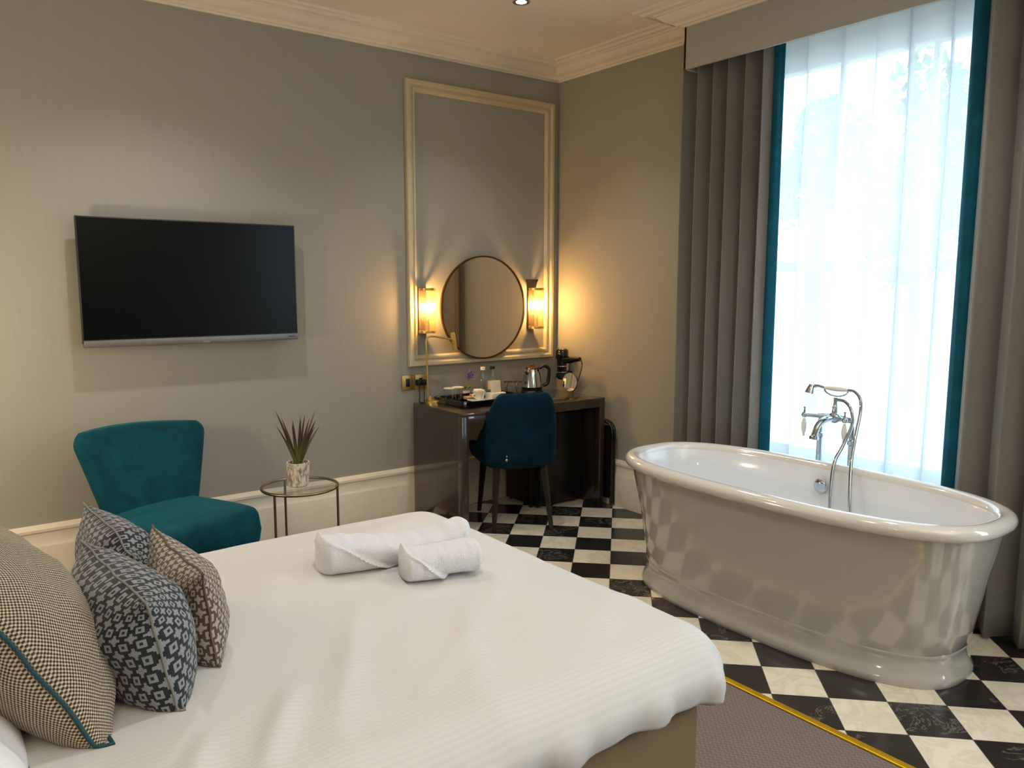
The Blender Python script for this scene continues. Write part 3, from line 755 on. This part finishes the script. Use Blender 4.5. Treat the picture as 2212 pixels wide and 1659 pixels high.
# ------------------------------------------------------------------ side table and plant
sx, sy, sz, sr = 1.540, 3.832, .500, .190
st = empty('side_table', (sx, sy, 0), label='small round glass topped side table with thin metal legs, beside the armchair', cat='side table')
b = MB(); b.tube([(sx+sr*math.cos(2*PI*i/64), sy+sr*math.sin(2*PI*i/64), sz-.006) for i in range(64)], .0075, 10, closed=True); b.out('table_rim', 'frame_metal', st)
b = MB(); b.lathe([(0, sz-.004), (sr-.004, sz-.004), (sr-.004, sz+.002), (0, sz+.002)], (sx, sy, 0), 64); b.out('table_top', 'tinted', st)
for a in (208, 328, 92):
    q = math.radians(a); b = MB(); b.cyl((sx+sr*math.cos(q), sy+sr*math.sin(q), 0), (sx+sr*math.cos(q), sy+sr*math.sin(q), sz-.008), .0065, n=10); b.out('leg', 'frame_metal', st)
b = MB(); b.tube([(sx+sr*math.cos(2*PI*i/64), sy+sr*math.sin(2*PI*i/64), .012) for i in range(64)], .006, 8, closed=True); b.out('floor_ring', 'frame_metal', st)
px0, py0, pz = 1.532, 3.828, sz+.0025
pl = empty('potted_plant', (px0, py0, pz), label='spiky dracaena in a mottled white pot on the round glass table', cat='plant')
b = MB(); b.lathe([(0, pz), (.048, pz), (.053, pz+.004), (.058, pz+.115), (.058, pz+.122), (.051, pz+.122), (.050, pz+.10), (0, pz+.10)], (px0, py0, 0), 40); b.out('pot', 'pot', pl)
b = MB(); b.lathe([(0, pz+.101), (.0495, pz+.101), (.03, pz+.112), (0, pz+.116)], (px0, py0, 0), 28); b.out('soil', 'soil', pl)
b = MB(); random.seed(11)
rv = Vector((math.sin(yaw), -math.cos(yaw), 0)); fv = Vector((math.cos(yaw), math.sin(yaw), 0))
blades = [(-.105, .0, .275), (-.085, .03, .235), (-.095, -.03, .205), (-.03, .02, .205), (-.012, -.03, .235), (.012, .03, .245), (.028, -.02, .235), (.035, .03, .25), (.068, -.01, .24), (.092, .02, .275), (.105, -.03, .235), (.080, .05, .19), (-.06, -.05, .16), (.045, -.06, .17), (.0, .06, .19), (-.04, .06, .17), (.115, .01, .20)]
for k, (a, c, h) in enumerate(blades):
    base_ = Vector((px0, py0, pz+.108)) + rv*a*.10 + fv*c*.12
    tip = Vector((px0, py0, pz+.108+h)) + rv*a + fv*c
    mid = base_.lerp(tip, .5) - (rv*a + fv*c)*.10 + Vector((0, 0, .012))
    dirv = (tip-base_).normalized(); side = dirv.cross(fv + rv*random.uniform(-.6, .6)).normalized(); nrm = side.cross(dirv)
    rr = []
    for i in range(9):
        t = i/8; p = base_*(1-t)**2 + mid*2*t*(1-t) + tip*t*t
        w = .0105*(1-t)**.6*(.6+1.2*t*(1-t)) + .0006
        rr.append([p+side*w, p+nrm*w*.25, p-side*w, p-nrm*w*.12])
    b.rings(rr, True)
b.out('foliage', 'leaf', pl, smooth=60)

# ------------------------------------------------------------------ bed
bx0, bx1, by0, by1 = -.42, 1.625, 1.300, 2.760
bd = empty('double_bed', ((bx0+bx1)/2, (by0+by1)/2, 0), label='double bed with a tan cloth covered base, under the white duvet', cat='bed')
b = MB(); b.span((bx0, by0, .03), (bx1, by1, .40), .012, 3); b.out('bed_base', 'divan', bd)
b = MB(); b.span((bx0, by0+.03, .40), (bx1-.03, by1-.03, .575), .05, 4); b.out('mattress', 'mattress', bd)
b = MB(); b.span((XL+.005, by0-.05, .0), (bx0-.005, by1+.05, 1.25), .02, 3); b.out('headboard', 'divan', bd)
for fx in (bx0+.12, bx1-.12):
    for fy in (by0+.1, by1-.1):
        b = MB(); b.cyl((fx, fy, 0), (fx, fy, .032), .03); b.out('foot', 'black', bd)
# duvet: draped over an inner rectangle
qx0, qx1, qy0, qy1 = -.40, 1.580, 1.385, 2.690
RC, DZ, ZT = .165, .150, .608
def ridge(x, y, ax, ay, bx, by, w, h):
    vx_, vy_ = bx-ax, by-ay; L2 = vx_*vx_+vy_*vy_; t = max(0, min(1, ((x-ax)*vx_+(y-ay)*vy_)/L2))
    dx_, dy_ = x-ax-vx_*t, y-ay-vy_*t; dd = math.hypot(dx_, dy_)
    return h*math.exp(-(dd/w)**2)*math.sin(PI*(.12+.76*t))
RID = [(.62, 1.40, .95, 1.95, .03, .010), (.95, 1.36, 1.20, 1.80, .035, .008), (1.25, 1.75, 1.58, 2.1, .04, .007), (.45, 1.36, .62, 1.62, .022, .016),
       (.72, 2.1, .9, 2.5, .05, .007), (1.1, 2.45, 1.55, 2.62, .05, .006), (1.35, 1.45, 1.62, 1.62, .04, .008), (.30, 1.35, .42, 1.55, .02, .014), (.8, 1.4, 1.45, 1.9, .02, .004)]
def duvet_top(x, y):
    ex = min(1, max(0, (qx1+RC-x))/.5); ey = min(1, max(0, min(y-qy0+RC, qy1+RC-y))/.45)
    h = ZT + .030*sstep(0, 1, min(ex, ey)) + .007*nz(x*2.1, y*2.3) + .004*nz(x*5, y*4, 3)
    for rr in RID: h += ridge(x, y, *rr)
    return h
def duvet_pt(x, y, hem_len):
    """map a flat sheet point to the draped surface"""
    cx_, cy_ = min(max(x, qx0), qx1), min(max(y, qy0), qy1)
    ddx, ddy = x-cx_, y-cy_; dd = math.hypot(ddx, ddy)
    if dd < 1e-9: return Vector((x, y, duvet_top(x, y)))
    ux, uy = ddx/dd, ddy/dd
    arc = RC*PI/2*.92
    th = min(dd/arc, 1)*PI/2
    lx, ly = RC*math.sin(th), DZ*(1-math.cos(th))
    extra = max(0, dd-arc)
    px_, py_ = cx_+ux*lx, cy_+uy*lx; z = duvet_top(cx_, cy_) - ly - extra
    # gathered folds that deepen towards the hem
    k = sstep(.05, arc+.06, dd)
    s_ = (cx_+cy_*1.0) + math.atan2(uy, ux)*.22
    fold = (math.sin(s_*24+3*nz(s_*4, 1.)) * .5 + math.sin(s_*47+1.3)*.28)*(.35+.65*max(0, nz(s_*3.3, 7.)+.45))
    amp = .042*k*k
    px_ += ux*(fold*amp - .035*sstep(arc*.75, arc+.10, dd)); py_ += uy*(fold*amp - .035*sstep(arc*.75, arc+.10, dd))
    z += .012*k*nz(s_*6, 3.3)
    return Vector((px_, py_, z))
b = MB(); NX, NY = 150, 120
HL = RC*PI/2*.92 + .015
V = {}
xs = [qx0 + (qx1-qx0)*i/90 for i in range(91)]; ys = [qy0+(qy1-qy0)*j/70 for j in range(71)]
inner = [[b.bm.verts.new(duvet_pt(x, y, 0)) for y in ys] for x in xs]
for i in range(90):
    for j in range(70): b.bm.faces.new((inner[i][j], inner[i+1][j], inner[i+1][j+1], inner[i][j+1]))
# boundary walk: near side (x ascending), foot corner, foot side, far corner, far side
loop = [(xs[i], ys[0], 0, -1, inner[i][0]) for i in range(91)]
nc = 18
loop += [(qx1, qy0, math.sin(PI/2*k/nc), -math.cos(PI/2*k/nc), inner[90][0]) for k in range(1, nc)]
loop += [(xs[90], ys[j], 1, 0, inner[90][j]) for j in range(71)]
loop += [(qx1, qy1, math.cos(PI/2*k/nc), math.sin(PI/2*k/nc), inner[90][70]) for k in range(1, nc)]
loop += [(xs[i], ys[70], 0, 1, inner[i][70]) for i in range(90, -1, -1)]
ns = 30; rows = []
for (x, y, ux, uy, v0) in loop:
    hl = HL + .018*nz(x*3+y*2, ux*2) + .10*(ux*uy)**2*0 + .02*(2*abs(ux*uy))**2
    if x < .9: hl += 0
    row = [v0]
    for k in range(1, ns+1):
        dd = hl*k/ns; row.append(b.bm.verts.new(duvet_pt(x+ux*dd, y+uy*dd, 0)))
    # turned-under hem
    p = row[-1].co; row.append(b.bm.verts.new(Vector((p.x-ux*.02, p.y-uy*.02, p.z-.012)))); row.append(b.bm.verts.new(Vector((p.x-ux*.03, p.y-uy*.03, p.z+.01))))
    rows.append(row)
for ra, rb in zip(rows[:-1], rows[1:]):
    for k in range(ns+2):
        q = (ra[k], ra[k+1], rb[k+1], rb[k])
        u_ = []
        for v in q:
            if v not in u_: u_.append(v)
        if len(u_) >= 3:
            try: b.bm.faces.new(u_)
            except ValueError: pass
o = b.out('duvet', 'cotton', smooth=180); tag(o, 'plump white cotton duvet spread over the whole bed', 'duvet')

# ------------------------------------------------------------------ cushions (width, height, thickness) standing on the duvet
def cushion(name, W, H, T, base, lean, yawz, mat, pipe, label, cat='cushion', seed=0, roll=0., ear=None, pu=2.4, uvk=(1, 1)):
    """base: world point of the middle of the lower edge. local x along the width (towards -y in the room), local y = facing, local z up"""
    Mx = Matrix.Rotation(yawz, 3, 'Z') @ Matrix(((0, 1, 0), (-1, 0, 0), (0, 0, 1))) @ Matrix.Rotation(lean, 3, 'X') @ Matrix.Rotation(roll, 3, 'Y')
    c = empty(name, base, Mx.to_euler(), label, cat)
    def outline(s_, t_):
        # s,t in -1..1, corners pulled out
        x = s_*W/2*(1-.075*(1-t_*t_)) ; z = H/2 + t_*H/2*(1-.075*(1-s_*s_))
        if ear:
            ex, ez, k = ear; w = max(0, 1-((s_-ex)**2+(t_-ez)**2)/.55)**2
            z -= k*w*(1 if ez > 0 else -1); x -= k*.5*w*ex
        return x, z
    def thick(s_, t_):
        a = max(0, 1-abs(s_)**pu)**.62 * max(0, 1-abs(t_)**pu)**.62
        return T/2*a*(1+.10*nz(s_*1.7, t_*1.7, seed)) + .004*nz(s_*5, t_*5, seed+5)*a**.4
    b = MB(); n = 40; sag = .0
    for sgn in (1, -1):
        def fn(u, v, sgn=sgn):
            s_, t_ = -1+2*u, -1+2*v
            s_ = math.sin(s_*PI/2)*.5 + s_*.5; t_ = math.sin(t_*PI/2)*.5 + t_*.5
            x, z = outline(s_, t_); wob = .010*nz(s_*2, t_*2, seed+2)
            p_ = Vector((x, sgn*thick(s_, t_) + wob, z)); w_ = Mx @ p_
            if w_.z < SINK: w_.z = SINK; p_ = Mx.transposed() @ w_
            return p_
        b.grid(fn, n, n, uvs=True)
    for f_ in b.bm.faces:
        for lp in f_.loops: lp[b.uv].uv = (lp[b.uv].uv[0]*W/.45, lp[b.uv].uv[1]*H/.45)
    body = b.out('cushion_cover', mat, c, smooth=180, world=False, weld=True)
    if pipe:
        pts = []
        for (a0, b0, a1, b1) in ((-1, -1, 1, -1), (1, -1, 1, 1), (1, 1, -1, 1), (-1, 1, -1, -1)):
            for k in range(28):
                t = k/28; s_, t_ = a0+(a1-a0)*t, b0+(b1-b0)*t
                x, z = outline(s_, t_); w_ = Mx @ Vector((x, .010*nz(s_*2, t_*2, seed+2), z)); w_.z = max(w_.z, SINK+.002); pts.append(Mx.transposed() @ w_)
        b = MB(); b.tube(pts, .0042 if pipe == 'teal_piping' else .0028, 8, closed=True); b.out('piping', pipe, c, smooth=180, world=False)
    return c
DZT = .638
SINK = .040                                        # how far a cushion is pressed flat where it rests
R_ = math.radians
CZ = DZT-SINK+.002
cushion('cushion', .55, .50, .26, (.255, 1.890, CZ), R_(29), R_(0), 'tweed', 'teal_piping', 'big beige basket weave cushion with teal piping, against the pillow', seed=1)
cushion('cushion', .47, .315, .24, (.380, 1.895, CZ), R_(12), R_(5), 'navy', 'grey_piping', 'navy cross patterned cushion leaning on the big beige cushion', seed=2, ear=(1, 1, .02))
cushion('cushion', .45, .305, .20, (.455, 2.32, CZ), R_(14), R_(4), 'navy', 'grey_piping', 'navy cross patterned cushion standing behind its twin, nearer the armchair', seed=3, ear=(1, 1, .05))
cushion('cushion', .47, .272, .17, (.520, 2.045, CZ), R_(6), R_(0), 'taupe', 'taupe_piping', 'taupe cross patterned cushion standing foremost towards the towels', seed=4)
cushion('pillow', .72, .46, .20, (.125, 1.80, CZ), R_(60), R_(0), 'pillow', None, 'white cotton pillow behind the big beige cushion', cat='pillow', seed=5)

# ------------------------------------------------------------------ rolled towels
def towel(L, D, Hh, loc, rotz, label, seed, flap, hfun, rib=.0035):
    t_ = empty('towel', loc, (0, 0, rotz), label, 'towel', None)
    b = MB(); nu, nv = 120, 84
    def fn(u, v):
        x = (u-.5)*L; a = 2*PI*v; h = Hh*hfun(u)
        # section: flat bottomed rounded D, v=0 at bottom rear, running under, front, top
        ca, sa = math.cos(a), math.sin(a); n_ = 2.8
        yy = -D/2*math.copysign(abs(sa)**(2/n_), sa); zz = h/2 - h/2*math.copysign(abs(ca)**(2/n_), ca)
        e_ = max(0, (abs(u-.5)-.42)/.08); endk = max(.28, (1-min(1, e_)**2.2*.92)**.5)
        yy *= endk; zz = h/2 + (zz-h/2)*(.55+.45*endk)
        zz = max(0, zz)
        fx = flap(u)                              # height share of the wrapped-over edge on the front
        off = 0
        if yy < .02:
            hh = zz/max(h, 1e-4)
            off = .015*(1-sstep(fx-.012, fx+.012, hh)) + .006*math.exp(-((hh-fx+.03)/.05)**2)
        d = Vector((0, yy, zz-h/2)); l = d.length or 1; d /= l
        wr = rib*math.sin(u*46+2*nz(u*6, 3., seed))*max(0, (zz/h-.35)) + .003*nz(u*9, v*6, seed)
        p = Vector((x, yy, zz)) + d*(off+wr)
        p.z = max(0, p.z); return p
    V_ = b.grid(lambda u, v: fn(u, v % 1.0 if v < 1 else 0.0), nu, nv)
    b.bm.faces.new([V_[0][j] for j in range(nv)][::-1]); b.bm.faces.new([V_[nu][j] for j in range(nv)])
    b.out('towel_wrap', 'towel', t_, smooth=70, world=False, weld=True)
    return t_
tw_a = towel(.505, .160, .102, (1.208, 2.222, DZT+.002), R_(-13), 'larger rolled white bath towel on the duvet', 3,
      lambda u: .06 + (.92*(1-sstep(0, .50, u))) + .9*max(0, u-.50), lambda u: .84 + .16*math.cos((u-.04)*PI*1.9)*.8 + .12*sstep(.75, 1, u))
tw_b = towel(.250, .135, .088, (1.262, 2.030, DZT+.004), R_(-18), 'smaller folded white hand towel in front of the bath towel', 8,
      lambda u: .98*(1-sstep(0, .62, u)), lambda u: .90 + .10*sstep(.3, .9, u), .0012)

# ------------------------------------------------------------------ bath
tcx, tcy = 3.160, 2.047
bt = empty('bathtub', (tcx, tcy, 0), label='white freestanding roll top bath in front of the window', cat='bath')
N_ = 2.75
body = [(.768, .316, .120), (.778, .315, .130), (.790, .317, .20), (.812, .326, .32), (.830, .340, .42), (.850, .360, .52), (.862, .374, .585), (.866, .380, .602)]
b = MB(); rr = [sring(tcx, tcy, a, bb, N_, z, 96) for a, bb, z in body]
b.rings(rr, True, False, False); b.out('tub_shell', 'enamel_out', bt, smooth=180)
b = MB(); rr = []
for th in [i*PI/10 for i in range(-5, 11)]:
    rr.append(sring(tcx, tcy, .868+.034*math.cos(th), .382+.034*math.cos(th), N_, .633+.032*math.sin(th), 96))
b.rings(rr, True, False, False); b.out('roll_top_rim', 'enamel', bt, smooth=180)
b = MB(); rr = []
for a, bb, z in ((.836, .350, .636), (.832, .346, .628), (.818, .334, .56), (.795, .318, .46), (.755, .295, .35), (.69, .265, .25), (.60, .225, .20), (.42, .16, .180), (.2, .08, .175), (.01, .005, .174)):
    rr.append(sring(tcx, tcy, a, bb, N_, z, 96))
b.rings(rr, True, False, True); b.out('tub_basin', 'enamel_in', bt, smooth=180)
b = MB(); rr = [sring(tcx, tcy, a, bb, N_, z, 96) for a, bb, z in ((.790, .345, 0), (.792, .347, .006), (.793, .348, .016), (.790, .344, .028), (.783, .336, .042), (.776, .327, .060), (.771, .320, .082), (.769, .316, .108), (.773, .319, .116), (.770, .316, .122))]
b.rings(rr, True, True, True); b.out('plinth', 'enamel_out', bt, smooth=60)
b = MB(); ov = Euler((0, -PI/2+.25, 0)); b.lathe([(0, 0), (.036, 0), (.036, .006), (.030, .014), (.015, .018), (0, .019)], (tcx+.318, 2.090, .556), 32, (0, -PI/2-.12, 0)); b.out('overflow_cap', 'chrome', bt)

tp = empty('bath_tap', (3.63, 2.12, 0), label='chrome floor standing bath mixer tap with white lever handles', cat='tap')
ax = 3.635; ya, yb = 2.205, 2.035; zt = .800
for yy, topz in ((ya, .860), (yb, .845)):
    b = MB(); b.lathe([(0, 0), (.035, 0), (.035, .012), (.018, .018), (.0135, .03), (.0135, topz-.10), (.020, topz-.095), (.020, topz-.075), (.0135, topz-.07), (.0135, topz-.01), (.009, topz), (0, topz+.004)], (ax, yy, 0), 20); b.out('standpipe', 'chrome', tp)
b = MB()
b.tube([(ax, ya+.01, .872), (ax-.01, 2.12, .876), (ax, yb-.01, .868)], [.014, .020, .014], 16)
b.sphere((ax-.015, 2.12, .876), .030, 16, (1, 1.1, 1)); b.tube([(ax-.015, 2.12, .88), (ax-.015, 2.12, .93), (ax-.015, 2.12, .975)], [.020, .011, .009], 14)
b.sphere((ax-.015, 2.12, .925), .015, 12)
b.out('mixer_body', 'chrome', tp)
b = MB(); b.tube(spline([(ax-.03, 2.125, .872), (ax-.075, 2.135, .868), (ax-.115, 2.145, .845), (ax-.135, 2.15, .805), (ax-.14, 2.152, .775)]), [.016]*16 + [.015]*12 + [.022]*5, 16); b.out('spout', 'chrome', tp)
for sgn, yy in ((1, 2.225), (-1, 2.045)):
    hx_ = ax-.085
    b = MB(); b.tube([(ax-.02, 2.12+.03*sgn, .876), (hx_, yy+.015*sgn, .880)], [.011, .009], 12); b.sphere((hx_, yy+.018*sgn, .880), .015, 12); b.tube([(hx_, yy+.018*sgn, .880), (hx_, yy+.018*sgn, .915)], [.006, .003], 8); b.sphere((hx_, yy+.018*sgn, .917), .006, 8)
    lv = b.out('lever', 'chrome', tp)
    b = MB(); b.lathe([(0, .862), (.006, .862), (.012, .835), (.013, .815), (.008, .790), (.005, .785), (.007, .775), (0, .770)], (hx_, yy+.018*sgn, 0), 14); b.out('lever_grip', 'china', lv)
b = MB(); b.tube([(ax-.015, 2.12+.062*math.cos(PI*t), 1.012-.030*math.sin(PI*t)) for t in [i/14 for i in range(15)]], .0045, 8); b.out('cradle', 'chrome', tp)
hs = empty('shower_handset', (ax-.015, 2.12, 1.015), label='chrome telephone style shower handset resting on the bath tap cradle', cat='shower head')
b = MB(); b.tube([(ax-.015, 2.185, 1.018), (ax-.015, 2.215, 1.024), (ax-.015, 2.245, 1.020)], [.007, .008, .010], 12); b.lathe([(0, .018), (.014, .014), (.022, -.012), (.025, -.030), (0, -.032)], (ax-.02, 2.252, 1.012), 20, (.15, .2, 0)); b.out('spray_head', 'chrome', hs)
b = MB(); pr = [(0, 0), (.007, .002), (.011, .03), (.0135, .065), (.011, .10), (.007, .128), (0, .13)]
b.lathe(pr, (ax-.015, 2.185, 1.018), 16, (PI/2, 0, 0)); b.out('grip', 'china', hs)
b = MB(); b.tube(spline([(ax-.015, 2.055, 1.018), (ax-.02, 2.02, 1.015), (ax-.03, 1.985, .985), (ax-.04, 1.975, .92), (ax-.09, 1.966, .80), (ax-.150, 1.945, .69), (ax-.21, 1.91, .52), (ax-.24, 1.88, .36)], 10), .0085, 10); b.out('hose', 'chrome', hs)
hb = MB(); hb.tube(spline([(ax-.015, 2.11, .965), (ax-.03, 2.06, .962), (ax-.045, 2.02, .93), (ax-.055, 2.005, .86), (ax-.10, 2.02, .76), (ax-.155, 2.03, .67), (ax-.21, 2.01, .50), (ax-.24, 1.985, .36)], 10), .0085, 10); hb.out('shower_hose', 'chrome', tp)

# ------------------------------------------------------------------ ceiling lamp seen at the top edge
dl = empty('ceiling_downlight', (2.775, 3.575, CEIL), label='small recessed ceiling spotlight near the top edge', cat='ceiling light')
b = MB(); b.lathe([(.040, CEIL-.001), (.046, CEIL-.006), (.030, CEIL-.004), (.030, CEIL-.0005)], (2.775, 3.575, 0), 32, None, False, False); b.out('lamp_ring', 'chrome', dl)
b = MB(); b.lathe([(0, CEIL-.0035), (.028, CEIL-.0035), (.028, CEIL-.002), (0, CEIL-.002)], (2.775, 3.575, 0), 24); b.out('lens', 'lens', dl)

# ------------------------------------------------------------------ outside
b = MB(); b.span((XR+.3, -30, -.6), (60, 40, -.5)); o = b.out('ground', 'lawn', smooth=0); struct(o)
random.seed(21)
def tree(x, y, h, rr, lab, n=1400):
    t_ = empty('garden_tree', (x, y, -.5), label=lab, cat='tree')
    b = MB(); b.tube([(x, y, -.5), (x+.05, y+.05, h*.5), (x, y, h*.8)], [.13, .1, .05], 10); b.out('trunk', 'trunk', t_)
    b = MB(); cl_ = [(x+random.uniform(-.6, .6)*rr, y+random.uniform(-.6, .6)*rr, h*.62+random.uniform(-.7, .8)*rr, rr*random.uniform(.35, .55)) for _ in range(9)]
    for _ in range(n):
        cx_, cy_, cz_, cr_ = random.choice(cl_)
        v = Vector((random.gauss(0, 1), random.gauss(0, 1), random.gauss(0, 1))).normalized()*cr_*random.uniform(.5, 1)
        p = Vector((cx_, cy_, cz_))+v; a = Vector((random.gauss(0, 1), random.gauss(0, 1), random.gauss(0, 1))).normalized(); c_ = a.cross(Vector((random.gauss(0, 1), random.gauss(0, 1), random.gauss(0, 1)))).normalized()
        s_ = random.uniform(.06, .13)
        vs = [b.bm.verts.new(p+a*s_), b.bm.verts.new(p+c_*s_*.5), b.bm.verts.new(p-a*s_), b.bm.verts.new(p-c_*s_*.5)]
        b.bm.faces.new(vs)
    b.out('foliage', 'tree', t_, smooth=0, normals=False)
tree(10.2, 4.3, 5.2, 1.15, 'leafy green tree outside, seen at the upper right of the window')
tree(10.5, 6.6, 5.0, .9, 'leafy tree outside, seen behind the voile near the far curtain')
tree(13.0, 6.3, 4.2, 1.2, 'distant tree outside, behind the middle of the voile')

for o in list(COL.objects):
    g_ = {'cushion': 'scatter cushions on the bed', 'towel': 'rolled white towels on the duvet', 'wall_sconce': 'amber glass wall lights beside the round mirror',
          'grey_curtain': 'pair of grey curtains with teal edges', 'wall_socket': 'brass wall sockets above the desk end', 'power_plug': 'black plugs in the brass socket',
          'glass_tumbler': 'covered tumblers on the tray', 'water_bottle': 'water bottles on the tray', 'glass_mug': 'glass mugs beside the kettle',
          'garden_tree': 'trees outside the window'}.get(o.name.split('.')[0])
    if g_ and o.parent is None: o['group'] = g_

# ------------------------------------------------------------------ light
W = bpy.data.worlds.new('sky'); S.world = W; W.use_nodes = True
wn = W.node_tree; wn.nodes.clear()
bg = wn.nodes.new('ShaderNodeBackground'); wo = wn.nodes.new('ShaderNodeOutputWorld')
bg.inputs[0].default_value = (.70, .86, 1., 1); bg.inputs[1].default_value = 5.6
wn.links.new(bg.outputs[0], wo.inputs[0])
def lamp(name, kind, loc, power, col, **kw):
    l = bpy.data.lights.new(name, kind); l.energy = power; l.color = col
    for k, v in kw.items(): setattr(l, k, v)
    o_ = bpy.data.objects.new(name, l); COL.objects.link(o_); o_.location = loc; return o_
p = lamp('sky_portal', 'AREA', (XR+.26, (WY0+WY1)/2, (WZ0+WZ1)/2), 1, (1, 1, 1), shape='RECTANGLE', size=WZ1-WZ0, size_y=WY1-WY0)
p.rotation_euler = (0, PI/2, 0); p.data.cycles.is_portal = True
p = lamp('sky_portal', 'AREA', (XR+.26, (V0+V1)/2, (WZ0+WZ1)/2), 1, (1, 1, 1), shape='RECTANGLE', size=WZ1-WZ0, size_y=V1-V0)  # portal for the added opening behind the camera
p.rotation_euler = (0, PI/2, 0); p.data.cycles.is_portal = True
WARM = (1., .985, .97)
for k, (x, y_, pw) in enumerate(((2.775, 3.575, 28), (1.0, 3.575, 40), (2.775, 1.7, 28), (1.0, 1.7, 34), (2.775, -.2, 8), (1.0, -.2, 6))):
    lamp('downlight', 'SPOT', (x, y_, CEIL-.012), pw, WARM, spot_size=R_(118), spot_blend=.75, shadow_soft_size=.03)  # rows nearer the camera are added, out of view
lamp('unseen_bedside_light', 'POINT', (-.25, 3.55, 1.25), 24, (1., .80, .55), shadow_soft_size=.09)
lamp('unseen_bedside_light', 'POINT', (-.30, .55, 1.25), 5, (1., .82, .6), shadow_soft_size=.09)  # added warm fill near the bed head, no lamp in view
up = lamp('ceiling_fill', 'SPOT', (1.3, -1.2, 1.75), 210, (1., .95, .89), spot_size=R_(150), spot_blend=.5, shadow_soft_size=.12); up.rotation_euler = (PI, 0, 0)  # added unseen source, brightens the ceiling

# ------------------------------------------------------------------ render look
S.view_settings.view_transform = 'Standard'; S.view_settings.look = 'None'
S.view_settings.gamma = 1; S.view_settings.use_curve_mapping = False
S.view_settings.exposure = 0.48
S.cycles.transparent_max_bounces = 24
S.cycles.max_bounces = 10; S.cycles.diffuse_bounces = 5; S.cycles.glossy_bounces = 5
S.cycles.sample_clamp_indirect = 8
S.cycles.caustics_reflective = False; S.cycles.caustics_refractive = False
S.cycles.use_denoising = True
